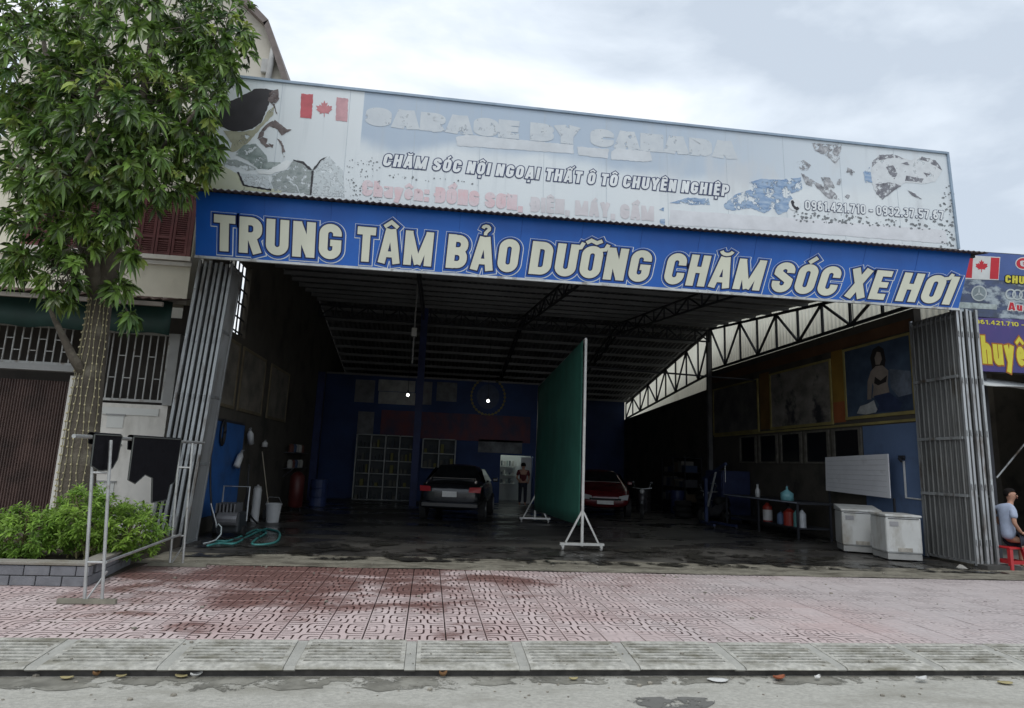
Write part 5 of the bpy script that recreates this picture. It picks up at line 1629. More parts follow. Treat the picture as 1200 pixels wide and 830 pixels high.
# pressure washer
pwp = atZ(256, 632, .012)
t = thing('pressure_washer', 'dark pressure washer pump standing on the floor below the blue wash board', 'machine', (pwp.x, pwp.y + .5, .012))
x, y = pwp.x, pwp.y + .5
dkm = mat('machine_dark', (.035, .04, .045), .5, .3, 4)
MB().box(x - .22, x + .3, y - .3, y + .3, .1, .5).build('motor_block', dkm, t, bevel=.05)
MB().tube([(x - .1, y - .34, .38), (x + .28, y - .34, .38)], .14, 14).build('pump_drum', mat('machine_grey', (.2, .2, .21), .4, .3, 4, metal=.4), t)
for i in range(6): MB().box(x - .18 + i * .07, x - .15 + i * .07, y - .32, y + .2, .5, .68).build('cooling_fin', mat('machine_grey', (.2, .2, .21)), t)
MB().tube([(x - .22, y + .2, .3), (x - .22, y + .2, 1.0), (x + .3, y + .2, 1.0), (x + .3, y + .2, .3)], .018, 6).build('handle', galv_m, t)
for sx in (-.24, .32): MB().tube([(x + sx - .03, y, .12), (x + sx + .03, y, .12)], .11, 12).build('wheel', mat('tyre', (.015, .015, .015)), t)
a, b = atY(247, 590, 13.2), atY(253, 612, 13.2)
t = thing('spray_lance', 'thin white spray lance with curled hose end beside the pressure washer', 'lance', b)
MB().tube([a, b, b + Vector((.02, 0, -.1))], .012, 6).build('pipe', wplast, t)
pts = [atY(253, 618, 13.1), atY(256, 614, 13.1), atY(259.5, 618, 13.1), atY(259, 626, 13.0), atY(253, 633, 12.9), atY(244, 636, 12.8), atY(238, 637, 12.7)]
MB().tube(pts, .014, 6).build('hose_end', mat('pale_hose', (.5, .56, .56), .5, .1, 4), t, smooth=True)
# teal hose looped over the floor
def spline(pts, n=10):
    pts = [Vector(p) for p in pts]
    out = []
    for i in range(len(pts) - 1):
        p0, p1, p2, p3 = pts[max(i - 1, 0)], pts[i], pts[i + 1], pts[min(i + 2, len(pts) - 1)]
        for k in range(n):
            t_ = k / n
            out.append(.5 * ((2 * p1) + (p2 - p0) * t_ + (2 * p0 - 5 * p1 + 4 * p2 - p3) * t_ * t_ + (3 * p1 - p0 - 3 * p2 + p3) * t_ ** 3))
    out.append(pts[-1])
    return out
hz = .03
hp = [atZ(x_, y_, hz) for x_, y_ in ((243, 640), (256, 637), (275, 637), (290, 629), (305, 622), (318, 618), (327, 624), (325, 634), (312, 638), (296, 638), (300, 632), (312, 624), (300, 621), (284, 628), (268, 634), (252, 634))]
for q in hp: q.y = min(q.y, 15.2)
o = MB().tube(spline(hp), .022, 7).build('garden_hose', mat('teal_hose', (.06, .26, .24), .45, .2, 4), loc=hp[0], smooth=True)
tag(o, 'teal hose lying in loops on the floor inside the left gate', 'hose')
o = MB().tube(spline([(XL + .12, 13.7, 1.9), (XL + .2, 13.8, .9), (XL + .45, 13.5, .25), (XL + .7, 13.3, .04), (XL + 1.0, 13.2, .04), (XL + 1.3, 13.6, .04)]), .02, 7).build('rubber_hose', mat('black_rubber', (.02, .02, .022)), loc=(XL + .12, 13.7, 0), smooth=True)
tag(o, 'black rubber hose running down the blue board to the floor', 'hose')
o = MB().tube(spline([atX(292, 545, XL + .3), atX(290, 575, XL + .35), atX(288, 590, XL + .4), atX(293, 604, XL + .5), atX(302, 614, XL + .6)]), .022, 7).build('rubber_hose', mat('black_rubber', (.02, .02, .022)), loc=(XL + .4, 16, 0), smooth=True)
tag(o, 'black rubber hose hanging beside the tall white canister', 'hose')
p = atZ(298, 611, .012)
t = thing('canister', 'tall narrow white canister standing on the floor left of the bucket', 'canister', p)
MB().lathe(p, [(.10, 0), (.105, .03), (.105, .78), (.09, .82)], 16).build('cylinder', wplast, t)
MB().lathe(p + Vector((0, 0, .82)), [(.09, 0), (.09, .04), (.03, .05), (.03, .08)], 16).build('lid', mat('lid_grey', (.4, .4, .4), .5, .1, 4), t)
p = atZ(319, 612, .012)
t = thing('bucket', 'white plastic bucket standing by the left garage wall', 'bucket', p)
MB().lathe(p, [(.15, 0), (.19, .42), (.205, .42), (.205, .46), (.19, .46), (.185, .44)], 18).build('pail', wplast, t)
MB().tube([p + Vector((-.2, 0, .44)), p + Vector((-.12, -.08, .62)), p + Vector((.12, -.08, .62)), p + Vector((.2, 0, .44))], .007, 5).build('bail_handle', galv_m, t)
p = atZ(315, 600, .012)
t = thing('broom', 'thin pale broom handle standing against the left wall behind the bucket', 'broom', (XL + .5, 17.6, .012))
MB().tube([(XL + .5, 17.6, .25), (XL + .15, 17.7, 1.75)], .014, 6).build('handle', mat('pale_wood', (.4, .36, .28), .7, .2, 4), t)
MB().box(XL + .36, XL + .64, 17.55, 17.65, .014, .25).build('brush', mat('machine_dark', (.035, .04, .045)), t, bevel=.01)
p = atZ(346, 600, .012)
t = thing('compressor_tank', 'dull red upright tank standing by the left garage wall', 'tank', (XL + .6, 20.4, .012))
MB().lathe((XL + .6, 20.4, .1), [(.1, 0), (.22, .06), (.22, .95), (.12, 1.06), (.04, 1.1)], 16).build('tank', mat('dull_red', (.10, .018, .016), .5, .3, 3), t, smooth=True)
for k in range(3): MB().tube([(XL + .6 + .16 * cos(k * 2.1), 20.4 + .16 * sin(k * 2.1), .012), (XL + .6 + .14 * cos(k * 2.1), 20.4 + .14 * sin(k * 2.1), .2)], .02, 6).build('leg', steel_m, t)
t = thing('wall_shelf', 'cluttered wall shelf with cans on the left wall behind the red tank', 'shelf', (XL, 21.5, 1.3))
for z in (1.25, 1.75): MB().box(XL + .002, XL + .35, 20.9, 23.2, z, z + .03).build('board', mat('machine_dark', (.035, .04, .045)), t)
for y in (21.0, 23.1): MB().bar((XL + .02, y, 1.0), (XL + .3, y, 1.24), .03).build('bracket', steel_m, t)
for i in range(10):
    zc = 1.282 if i < 5 else 1.782
    yc = 21.1 + (i % 5) * .42
    o = MB().lathe((XL + .18, yc, zc), [(.08, 0), (.085, .2), (.05, .26)], 10).build('paint_can', flat('can%d' % (i % 4), [(.4, .4, .38), (.12, .05, .04), (.05, .08, .15), (.3, .3, .28)][i % 4]), loc=(XL + .18, yc, zc))
    tag(o, '%s tin on the %s board of the left wall shelf, %s from gate' % (['pale', 'rust-brown', 'dark blue', 'grey'][i % 4], 'lower' if i < 5 else 'upper', ['first', 'second', 'third', 'fourth', 'fifth'][i % 5]), 'tin', 'tins on the left wall shelf')

# --- right wall: pictures, window row, blue patch, whiteboard
XW = XR - .004
def wall_box(px0, py0, px1, py1, d, m, name, parent):
    a, b = atX(px0, py1, XR), atX(px1, py0, XR)
    return MB().box(XW - d, XW, min(a.y, b.y), max(a.y, b.y), min(a.z, b.z), max(a.z, b.z)).build(name, m, parent)
def mural(label, y0, y1, z0, z1, m, kind):
    t = thing('mural', label, 'picture', (XR, y0, z0))
    MB().box(XW - .02, XW, y0, y1, z0, z1).build('print', m, t)
    f = MB()
    f.box(XW - .05, XW, y0 - .07, y1 + .07, z0 - .08, z0).box(XW - .05, XW, y0 - .07, y1 + .07, z1, z1 + .06).box(XW - .045, XW, y0 - .065, y0, z0 - .07, z1 + .05).box(XW - .045, XW, y1, y1 + .065, z0 - .07, z1 + .05)
    f.build('frame', mat('mural_frame', (.30, .25, .09), .7, .3, 2), t)
    return t
mu = mural('large picture of a seated woman washing a car, nearest the right gate', 13.35, 15.75, 3.30, 5.10, mat('mural_blue', (.07, .11, .17), .6, .6, 1.2, col2=(.02, .03, .06)), 0)
def mp_(u, v, d=.024): return (XW - d, 15.75 - 2.4 * u, 3.30 + 1.8 * v)
def mpoly(name, pts, m, d): MB().poly([mp_(u, v, d) for u, v in pts], (.003, 0, 0)).build(name, m, mu)
skin_p = mat('mural_skin', (.26, .22, .19), .6, .25, 3)
mpoly('figure_hair', [(.44, .66), (.42, .82), (.47, .93), (.56, .96), (.63, .90), (.65, .74), (.62, .60), (.5, .6)], mat('mural_hair', (.02, .016, .016), .6, .3, 4), .024)
mpoly('figure_face', [(.50, .70), (.49, .80), (.53, .88), (.58, .86), (.6, .76), (.56, .69)], skin_p, .027)
mpoly('figure_body', [(.42, .62), (.5, .68), (.6, .67), (.68, .58), (.66, .40), (.68, .26), (.42, .24), (.45, .40), (.43, .46), (.40, .22), (.34, .22), (.36, .48)], skin_p, .026)
mpoly('figure_clothes', [(.46, .44), (.52, .40), (.64, .43), (.66, .52), (.56, .46), (.48, .53)], mat('mural_hair', (.02, .016, .016)), .029)
mpoly('figure_skirt', [(.44, .26), (.68, .28), (.84, .12), (.80, .02), (.46, .02), (.52, .12)], mat('mural_skirt', (.03, .045, .10), .6, .3, 4), .03)
mpoly('foam', [(.16, .04), (.22, .14), (.34, .16), (.44, .20), (.47, .10), (.50, .03), (.30, .01)], mat('mural_foam', (.42, .44, .44), .6, .3, 5), .0275)
mpoly('car_front', [(.70, .60), (.98, .52), (.98, .22), (.80, .2), (.70, .34)], mat('mural_car', (.15, .18, .23), .6, .5, 3), .0255)
mural('grey picture of a dismantled car on the right wall, middle of three', 16.45, 19.6, 3.22, 4.95, mat('mural_grey', (.30, .28, .25), .6, .7, 1.5, (1, 1, 1.6), col2=(.12, .11, .10), dirt=(.025, .025, .03), dirt_lo=.5, dirt_hi=.6, dirt_scale=1.3), 1)
mural('dark picture on the right wall, farthest of three from the gate', 20.5, 23.9, 3.2, 4.9, mat('mural_dark', (.16, .15, .14), .6, .7, 1.5, col2=(.035, .035, .04)), 2)
t = thing('wall_stripes', 'orange and yellow painted bands between the pictures on the right wall', 'paint', (XR, 16, 3.2))
for (ya, yb, z0, z1, colr) in ((15.86, 16.36, 3.75, 5.2, (.26, .15, .025)), (15.86, 16.36, 3.18, 3.75, (.30, .09, .03)), (19.75, 20.35, 3.18, 5.1, (.20, .11, .03)), (13.3, 24, 5.21, 5.5, (.12, .06, .03))):
    MB().box(XW - .012, XW, ya, yb, z0, z1).build('band', mat('band_%d' % int(colr[1] * 1000), colr, .8, .3, 1.2), t)
MB().box(XW - .03, XW, 13.3, 23.9, 3.05, 3.11).build('band', mat('mural_frame', (.30, .25, .09)), t)
t = thing('blue_wall_patch', 'light blue painted patch of the right wall behind the white machines', 'paint', (XR, 14, .9))
MB().box(XW - .010, XW, 13.25, 15.2, .02, 3.02).build('paint', mat('patch_blue', (.11, .17, .30), .8, .15, 1.2, dirt=(.06, .08, .13), dirt_lo=.55, dirt_hi=.8, dirt_scale=1.2), t)
for i in range(5):
    ya = 15.35 + i * 1.35
    t = thing('wall_window', 'dark unlit window in the row under the pictures, %s from the right gate' % ['first', 'second', 'third', 'fourth', 'fifth'][i], 'window', (XR, ya, 2.3), 'row of dark windows on the right wall')
    MB().box(XW - .012, XW, ya, ya + 1.0, 2.1, 2.95).build('pane', mat('window_black', (.012, .013, .014), .15, .2, 3), t)
    f = MB()
    f.box(XW - .05, XW, ya - .1, ya, 2.05, 3.0).box(XW - .05, XW, ya + 1.0, ya + 1.1, 2.05, 3.0).box(XW - .05, XW, ya, ya + 1.0, 2.95, 3.0).box(XW - .05, XW, ya, ya + 1.0, 2.05, 2.1)
    f.build('frame', mat('window_frame', (.14, .13, .11), .8, .4, 6), t)
# whiteboard
wbp = [atX(x_, y_, 10.75) for x_, y_ in ((967, 536), (1040, 532), (1043, 584), (968, 575))]
t = thing('whiteboard', 'dirty white ruled board propped up above the washing machine', 'board', wbp[3])
MB().poly(wbp, (.03, 0, 0)).build('panel', mat('board_white', (.66, .67, .70), .5, .08, 2, dirt=(.48, .48, .5), dirt_lo=.6, dirt_hi=.8, dirt_scale=2), t)
ln = MB()
for i in range(1, 8):
    f = i / 8
    a, b = wbp[0].lerp(wbp[3], f), wbp[1].lerp(wbp[2], f)
    MB().bar(a.lerp(b, .03) + Vector((-.004, 0, 0)), a.lerp(b, .97) + Vector((-.004, 0, 0)), .006).build('ruled_line', mat('rule_grey', (.40, .41, .43), .6, .1, 4), t)
for x_ in (0, 1): MB().bar(wbp[3 - x_] + Vector((.1, 0, 0)), (wbp[3 - x_].x + .1, wbp[3 - x_].y, .5), .04).build('leg', steel_m, t)
# two white top-loading machines
def machine(label, px, py, w_, d_, h_, rz, lean):
    p = atZ(px, py, .012)
    t = thing('washing_machine', label, 'washing machine', (0, 0, 0), 'white machines inside the right gate')
    wm_ = mat('machine_white', (.50, .51, .50), .4, .1, 2, dirt=(.27, .25, .21), dirt_lo=.50, dirt_hi=.74, dirt_scale=3.4, dirt_stretch=(1, 1, .4))
    MB().box(-w_ / 2, w_ / 2, -d_ / 2, d_ / 2, .16, h_ - .06).build('cabinet', wm_, t, bevel=.04)
    MB().box(-w_ / 2 + .02, w_ / 2 - .02, -d_ / 2 + .02, d_ / 2 - .02, .04, .16).build('plinth', mat('plinth_grey', (.3, .3, .29), .6, .2, 3), t)
    lid = MB()
    lid.add([(-w_ / 2 - .01, -d_ / 2 - .01, h_ - .06), (w_ / 2 + .01, -d_ / 2 - .01, h_ - .06), (w_ / 2 + .01, d_ / 2 + .01, h_ - .06), (-w_ / 2 - .01, d_ / 2 + .01, h_ - .06), (-w_ / 2 - .01, -d_ / 2 - .01, h_ - .01), (w_ / 2 + .01, -d_ / 2 - .01, h_ - .01), (w_ / 2 + .01, d_ / 2 + .01, h_ + lean), (-w_ / 2 - .01, d_ / 2 + .01, h_ + lean)],
            [(0, 3, 2, 1), (4, 5, 6, 7), (0, 1, 5, 4), (1, 2, 6, 5), (2, 3, 7, 6), (3, 0, 4, 7)])
    lid.build('lid', wm_, t, bevel=.015)
    MB().box(-w_ / 2 + .08, -w_ / 2 + .25, -d_ / 2 - .012, -d_ / 2, h_ - .24, h_ - .15).build('badge', mat('badge_grey', (.25, .25, .26), .4, .1, 3), t)
    MB().box(-w_ / 2 + .05, w_ / 2 - .05, -d_ / 2 - .006, -d_ / 2 + .01, h_ - .10, h_ - .085).build('lid_gap', steel_m, t)
    MB().box(w_ / 2 - .005, w_ / 2 + .008, -d_ / 2 + .1, d_ / 2 - .1, h_ * .5, h_ * .72).build('vent_plate', mat('badge_grey', (.25, .25, .26)), t)
    MB().box(-.14, .14, -d_ / 2 - .016, -d_ / 2 - .001, .2, .28).build('kick_label', mat('scuff', (.36, .34, .30), .8, .4, 12), t)
    for sx in (-1, 1):
        for sy in (-1, 1): MB().tube([(sx * (w_ / 2 - .08), sy * (d_ / 2 - .08), 0), (sx * (w_ / 2 - .08), sy * (d_ / 2 - .08), .05)], .03, 8).build('foot', steel_m, t)
    t.location = (p.x, p.y + d_ / 2, .012)
    t.rotation_euler = (0, 0, rz)
machine('boxy white washing machine with a raised lid, left of the two', 1021, 650, .82, .8, .98, radians(-24), .07)
machine('boxy white washing machine right beside the folding gate', 1066, 659, .72, .7, .96, radians(-12), .0)
# small tap and pipe on the blue patch
t = thing('wall_tap', 'dark tap with a white pipe on the blue patch above the machines', 'tap', atX(1062, 545, XR - .1))
a = atX(1058, 538, XR - .06)
MB().tube([a + Vector((.05, 0, 0)), a + Vector((-.1, -.0, -.0)), a + Vector((-.12, -.1, -.06))], .03, 8).build('spout', steel_m, t)
MB().box(a.x - .06, a.x + .0, a.y - .08, a.y + .08, a.z + .03, a.z + .08).build('handle', steel_m, t)
MB().tube([a + Vector((.02, 0, -.05)), a + Vector((.02, 0, -.9)), a + Vector((.02, -.7, -.92))], .025, 8).build('pipe', wplast, t)
# workbench with cans, bottles and red gear
wbx, wby0, wby1 = 10.1, 16.0, 20.2
t = thing('workbench', 'dark steel workbench by the right wall loaded with bottles and red gear', 'workbench', (wbx, wby0, .012))
MB().box(wbx - .35, wbx + .7, wby0, wby1, .93, .99).build('top', steel_m, t)
MB().box(wbx - .3, wbx + .65, wby0 + .05, wby1 - .05, .28, .32).build('lower_shelf', steel_m, t)
for y in (wby0 + .06, (wby0 + wby1) / 2, wby1 - .06):
    for x in (wbx - .3, wbx + .64): MB().bar((x, y, .012), (x, y, .93), .05).build('leg', steel_m, t)
MB().box(wbx - .37, wbx - .355, wby0 + .0, wby1, .955, .985).build('edge_strip', mat('strip_pale', (.3, .33, .4), .4, .1, 3), t)
items = [(17.9, 'red_can', (.30, .03, .02), .13, .5, 'red and white upright cylinder on the lower shelf of the workbench, left end'), (17.2, 'blue_can', (.10, .16, .28), .1, .3, 'blue tin on the lower shelf of the workbench'),
         (16.75, 'red_can', (.28, .03, .02), .16, .42, 'fat red can on the lower shelf of the workbench'), (16.4, 'teal_can', (.12, .30, .30), .09, .4, 'slim teal can on the lower shelf of the workbench'), (16.15, 'white_can', (.5, .52, .54), .1, .42, 'white can on the lower shelf of the workbench, right end')]
for y, nm, colr, r, h, lab in items:
    t = thing('can', lab, 'can', (wbx - .12, y, .322), 'cans on the workbench shelf')
    MB().lathe((wbx - .12, y, .322), [(r, 0), (r, h * .86), (r * .5, h), (r * .3, h * 1.08)], 14).build('body', mat(nm, colr, .45, .2, 4), t)
    MB().lathe((wbx - .12, y, .322 + h * 1.08), [(r * .3, 0), (r * .3, .04)], 10).build('cap', steel_m, t)
    if 'cylinder' in lab: MB().lathe((wbx - .12, y, .36), [(r * 1.02, 0), (r * 1.02, h * .6)], 14).build('label_band', mat('white_plastic', (.55, .56, .56)), t)
for y, lab in ((18.3, 'white bottle standing on the left part of the workbench top'), (16.7, 'pale cyan bottle standing on the right part of the workbench top')):
    t = thing('bottle', lab, 'bottle', (wbx - .2, y, .992), 'bottles on the workbench')
    cyan = 'cyan' in lab
    MB().lathe((wbx - .2, y, .992), [(.07 if not cyan else .17, 0), (.07 if not cyan else .17, .2), (.03, .3), (.03, .38)], 12).build('body', mat('cyan_plastic', (.18, .42, .46), .4, .1, 3) if cyan else wplast, t, smooth=True)
    MB().lathe((wbx - .2, y, 1.372), [(.035, 0), (.035, .05)], 10).build('cap', steel_m, t)
t = thing('tool_cabinet', 'tall dark blue tool cabinet by the right wall beyond the workbench', 'cabinet', (10.5, 21.5, .012))
MB().box(10.1, 11.1, 21.0, 22.4, .1, 1.75).build('carcass', mat('tool_blue', (.02, .03, .09), .5, .3, 3), t, bevel=.02)
for i in range(5): MB().box(10.075, 10.098, 21.06, 22.34, .2 + i * .3, .46 + i * .3).build('drawer', mat('tool_blue2', (.03, .045, .12), .5, .3, 3), t)
for i in range(5): MB().box(10.05, 10.074, 21.5, 21.9, .38 + i * .3, .40 + i * .3).build('drawer_pull', galv_m, t)
for sy in (21.1, 22.3): MB().tube([(10.4, sy, .05), (10.8, sy, .05)], .05, 10).build('castor', steel_m, t)

# ================================================================== PEOPLE
def skin_mesh(name, joints, edges, m, parent, sub=1, root=0):
    me = bpy.data.meshes.new(name)
    base = ROOT[parent.name] if parent else Vector((0, 0, 0))
    me.from_pydata([tuple(Vector(j[0]) - base) for j in joints], edges, [])
    o = bpy.data.objects.new(name, me)
    COL.objects.link(o)
    if parent: o.parent = parent
    ROOT[o.name] = base
    sk = o.modifiers.new('skin', 'SKIN')
    for i, j in enumerate(joints):
        r = j[1] if isinstance(j[1], tuple) else (j[1], j[1])
        me.skin_vertices[0].data[i].radius = r
        me.skin_vertices[0].data[i].use_root = (i == root)
    sk.use_smooth_shade = True
    s_ = o.modifiers.new('sub', 'SUBSURF')
    s_.levels = s_.render_levels = sub
    me.materials.append(m)
    return o
skin_m = mat('skin', (.40, .22, .15), .55, .1, 6)
hair_m = mat('hair', (.010, .008, .008), .8, .3, 9, spec=.15)
def hand(mb, w_, fdir, pdir, s=1.0):
    """palm and five bent fingers as tubes joined in one mesh"""
    fdir, pdir = Vector(fdir).normalized(), Vector(pdir).normalized()
    sd_ = fdir.cross(pdir).normalized()
    mb.tube([w_, w_ + fdir * .045 * s, w_ + fdir * .085 * s], [.024 * s, .034 * s, .032 * s], 8)
    for i, L in enumerate((.062, .072, .068, .054)):
        b = w_ + fdir * .082 * s + sd_ * (i - 1.5) * .017 * s
        mb.tube([b, b + (fdir * .75 + pdir * .3) * L * .55 * s, b + (fdir * .85 + pdir * .95) * L * .75 * s], [.0095 * s, .009 * s, .006 * s], 6)
    b = w_ + fdir * .03 * s - sd_ * .03 * s
    mb.tube([b, b + (-sd_ * .6 + fdir * .6) * .04 * s, b + (-sd_ * .3 + fdir + pdir * .3) * .06 * s], [.012 * s, .011 * s, .007 * s], 6)

# the seated boy at the right edge
bp0 = atY(1183, 640, 11.75)
BX, BYY = bp0.x, 11.75
person = thing('person', 'child in pale blue shirt and dark shorts sitting on the red stool', 'person', (BX, BYY, .01))
hx, hz_ = atY(1184, 580, BYY).x, atY(1184, 580, BYY).z
def B(x, y, z): return (BX + x, BYY + y, z)
seat_z = .46
hd = Vector((hx + .01, BYY, hz_))
J = [(B(0, 0, seat_z + .14), (.09, .08)), (B(-.01, 0, seat_z + .34), (.115, .09)), (B(-.01, 0, hz_ - .30), (.13, .085)), ((hx - .03, BYY, hz_ - .2), (.06, .06)), ((hx - .01, BYY, hz_ - .13), (.05, .05)), ((hx, BYY, hz_ - .09), (.07, .07)), ((hx + .01, BYY, hz_ - .01), (.10, .105)), ((hx + .01, BYY, hz_ + .08), (.085, .09)),
     (B(.14, -.11, seat_z + .12), (.065, .06)), (B(.30, -.16, seat_z + .10), (.062, .06)), (B(.30, -.16, .24), (.048, .048)), (B(.29, -.16, .075), (.032, .034)), (B(.39, -.17, .045), (.032, .024)), (B(.45, -.17, .04), (.026, .018)),
     (B(.14, .11, seat_z + .12), (.065, .06)), (B(.42, .16, seat_z + .10), (.062, .06)), (B(.42, .17, .24), (.048, .048)), (B(.40, .17, .075), (.032, .034)), (B(.5, .18, .045), (.032, .024)), (B(.56, .18, .04), (.026, .018)),
     (B(-.02, -.16, hz_ - .30), (.055, .055)), (B(-.06, -.22, hz_ - .56), (.042, .042)), (B(.10, -.2, seat_z + .27), (.03, .03)),
     (B(-.02, .16, hz_ - .30), (.055, .055)), (B(.0, .22, hz_ - .56), (.042, .042)), (B(.16, .12, seat_z + .27), (.03, .03))]
E_ = [(0, 1), (1, 2), (2, 3), (3, 4), (4, 5), (5, 6), (6, 7), (0, 8), (8, 9), (9, 10), (10, 11), (11, 12), (12, 13), (0, 14), (14, 15), (15, 16), (16, 17), (17, 18), (18, 19), (2, 20), (20, 21), (21, 22), (2, 23), (23, 24), (24, 25)]
body = skin_mesh('body', J, E_, skin_m, person, 2)
h_ = MB()
hand(h_, Vector(J[22][0]), (1, .1, -.1), (0, 0, -1), .85)
hand(h_, Vector(J[25][0]), (1, -.1, -.1), (0, 0, -1), .85)
h_.build('hands', skin_m, person, smooth=True)
fc = MB()
fwdh = Vector((.5, -.86, -.06)).normalized()
sdh = Vector((.86, .5, 0)).normalized()
hc = Vector((hx + .01, BYY, hz_))
fc.tube([hc + fwdh * .095 + Vector((0, 0, .012)), hc + fwdh * .108 + Vector((0, 0, -.022)), hc + fwdh * .094 + Vector((0, 0, -.03))], [.007, .012, .010], 7)
for s_ in (-1, 1): fc.ball(hc + sdh * s_ * .105 + Vector((0, 0, -.005)), .028, 8, 6, (.5, .7, 1))
fc.build('nose_and_ears', skin_m, person, smooth=True)
ey = MB()
for s_ in (-1, 1): ey.ball(hc + fwdh * .098 + sdh * s_ * .036 + Vector((0, 0, .012)), .012, 8, 6)
ey.build('eyes', hair_m, person, smooth=True)
MB().tube([hc + fwdh * .098 - sdh * .022 + Vector((0, 0, -.052)), hc + fwdh * .106 + Vector((0, 0, -.054)), hc + fwdh * .098 + sdh * .022 + Vector((0, 0, -.052))], .006, 6).build('mouth', mat('lips', (.30, .10, .09), .5, .1, 5), person)
hr = MB()
vs, fs = ball_geo(hc + Vector((0, 0, .030)) - fwdh * .018, .108, 18, 14, (1, 1, 1))
keep = []
for f in fs:
    cc = sum((vs[i] for i in f), Vector((0, 0, 0))) / 4 - hc
    fd = cc.dot(fwdh)
    if cc.z > .045 + .55 * max(0, fd) or (fd < -.01 and cc.z > -.05 + .3 * (fd + .1)): keep.append(f)
hr.add(vs, keep)
hr.build('hair', hair_m, person, smooth=True)
shirt_m = mat('blue_shirt', (.36, .42, .55), .85, .15, 6, bump=.3, bscale=14)
SJ = [(B(0, 0, seat_z + .10), (.155, .135)), (B(-.01, 0, seat_z + .34), (.145, .125)), (B(-.01, 0, hz_ - .30), (.15, .105)), ((hx - .03, BYY, hz_ - .185), (.078, .075)),
      (B(-.02, -.17, hz_ - .29), (.075, .075)), (B(-.05, -.215, hz_ - .47), (.07, .07)), (B(-.02, .17, hz_ - .29), (.075, .075)), (B(-.005, .215, hz_ - .47), (.07, .07))]
skin_mesh('shirt', SJ, [(0, 1), (1, 2), (2, 3), (2, 4), (4, 5), (2, 6), (6, 7)], shirt_m, person, 2)
short_m = mat('dark_shorts', (.018, .02, .035), .85, .2, 6)
skin_mesh('shorts', [(B(0, 0, seat_z + .11), (.175, .165)), (B(.13, -.11, seat_z + .12), (.118, .112)), (B(.27, -.155, seat_z + .11), (.092, .088)), (B(.13, .11, seat_z + .12), (.118, .112)), (B(.39, .155, seat_z + .11), (.092, .088))], [(0, 1), (1, 2), (0, 3), (3, 4)], short_m, person, 2)
stl = thing('stool', 'low red plastic stool under the seated child', 'stool', (BX, BYY, .01))
red_m = mat('red_plastic', (.42, .02, .025), .4, .15, 3)
MB().box(BX - .19, BX + .19, BYY - .19, BYY + .19, seat_z - .05, seat_z - .01).build('seat', red_m, stl, bevel=.012)
for sx in (-1, 1):
    for sy in (-1, 1):
        MB().add([(BX + sx * .20 - .03, BYY + sy * .20 - .03, .01), (BX + sx * .20 + .03, BYY + sy * .20 - .03, .01), (BX + sx * .20 + .03, BYY + sy * .20 + .03, .01), (BX + sx * .20 - .03, BYY + sy * .20 + .03, .01),
                  (BX + sx * .15 - .035, BYY + sy * .15 - .035, seat_z - .05), (BX + sx * .15 + .035, BYY + sy * .15 - .035, seat_z - .05), (BX + sx * .15 + .035, BYY + sy * .15 + .035, seat_z - .05), (BX + sx * .15 - .035, BYY + sy * .15 + .035, seat_z - .05)],
                 [(0, 3, 2, 1), (4, 5, 6, 7), (0, 1, 5, 4), (1, 2, 6, 5), (2, 3, 7, 6), (3, 0, 4, 7)]).build('leg', red_m, stl)
for a, b in (((-1, -1), (1, -1)), ((-1, 1), (1, 1)), ((-1, -1), (-1, 1)), ((1, -1), (1, 1))):
    MB().bar((BX + a[0] * .175, BYY + a[1] * .175, .16), (BX + b[0] * .175, BYY + b[1] * .175, .16), .03, .07).build('rung', red_m, stl)

# the standing figure at the lit doorway
FX, FYY = atY(613, 560, 26.3).x, 26.3
fig = thing('person', 'person in a dark red top standing in front of the lit doorway at the back', 'person', (FX, FYY, .012))
def Fp(x, y, z): return (FX + x, FYY + y, z)
J = [(Fp(0, 0, .95), (.15, .11)), (Fp(0, 0, 1.18), (.14, .10)), (Fp(0, 0, 1.38), (.16, .10)), (Fp(0, 0, 1.48), (.06, .06)), (Fp(0, 0, 1.53), (.055, .055)), (Fp(0, -.01, 1.62), (.085, .095)), (Fp(0, -.01, 1.70), (.07, .075)),
     (Fp(.1, 0, .86), (.085, .085)), (Fp(.11, -.03, .48), (.06, .06)), (Fp(.11, 0, .1), (.04, .045)), (Fp(.12, -.14, .05), (.035, .028)),
     (Fp(-.1, 0, .86), (.085, .085)), (Fp(-.11, -.03, .48), (.06, .06)), (Fp(-.11, .02, .1), (.04, .045)), (Fp(-.12, -.12, .05), (.035, .028)),
     (Fp(.2, 0, 1.4), (.06, .06)), (Fp(.26, .02, 1.12), (.045, .045)), (Fp(.2, -.16, .98), (.03, .03)), (Fp(-.2, 0, 1.4), (.06, .06)), (Fp(-.26, .02, 1.12), (.045, .045)), (Fp(-.18, -.16, 1.0), (.03, .03))]
E_ = [(0, 1), (1, 2), (2, 3), (3, 4), (4, 5), (5, 6), (0, 7), (7, 8), (8, 9), (9, 10), (0, 11), (11, 12), (12, 13), (13, 14), (2, 15), (15, 16), (16, 17), (2, 18), (18, 19), (19, 20)]
skin_mesh('body', J, E_, skin_m, fig, 2)
h_ = MB()
hand(h_, Vector(J[17][0]), (-.2, -.8, -.2), (-.3, 0, -1))
hand(h_, Vector(J[20][0]), (.2, -.8, -.2), (.3, 0, -1))
h_.build('hands', skin_m, fig, smooth=True)
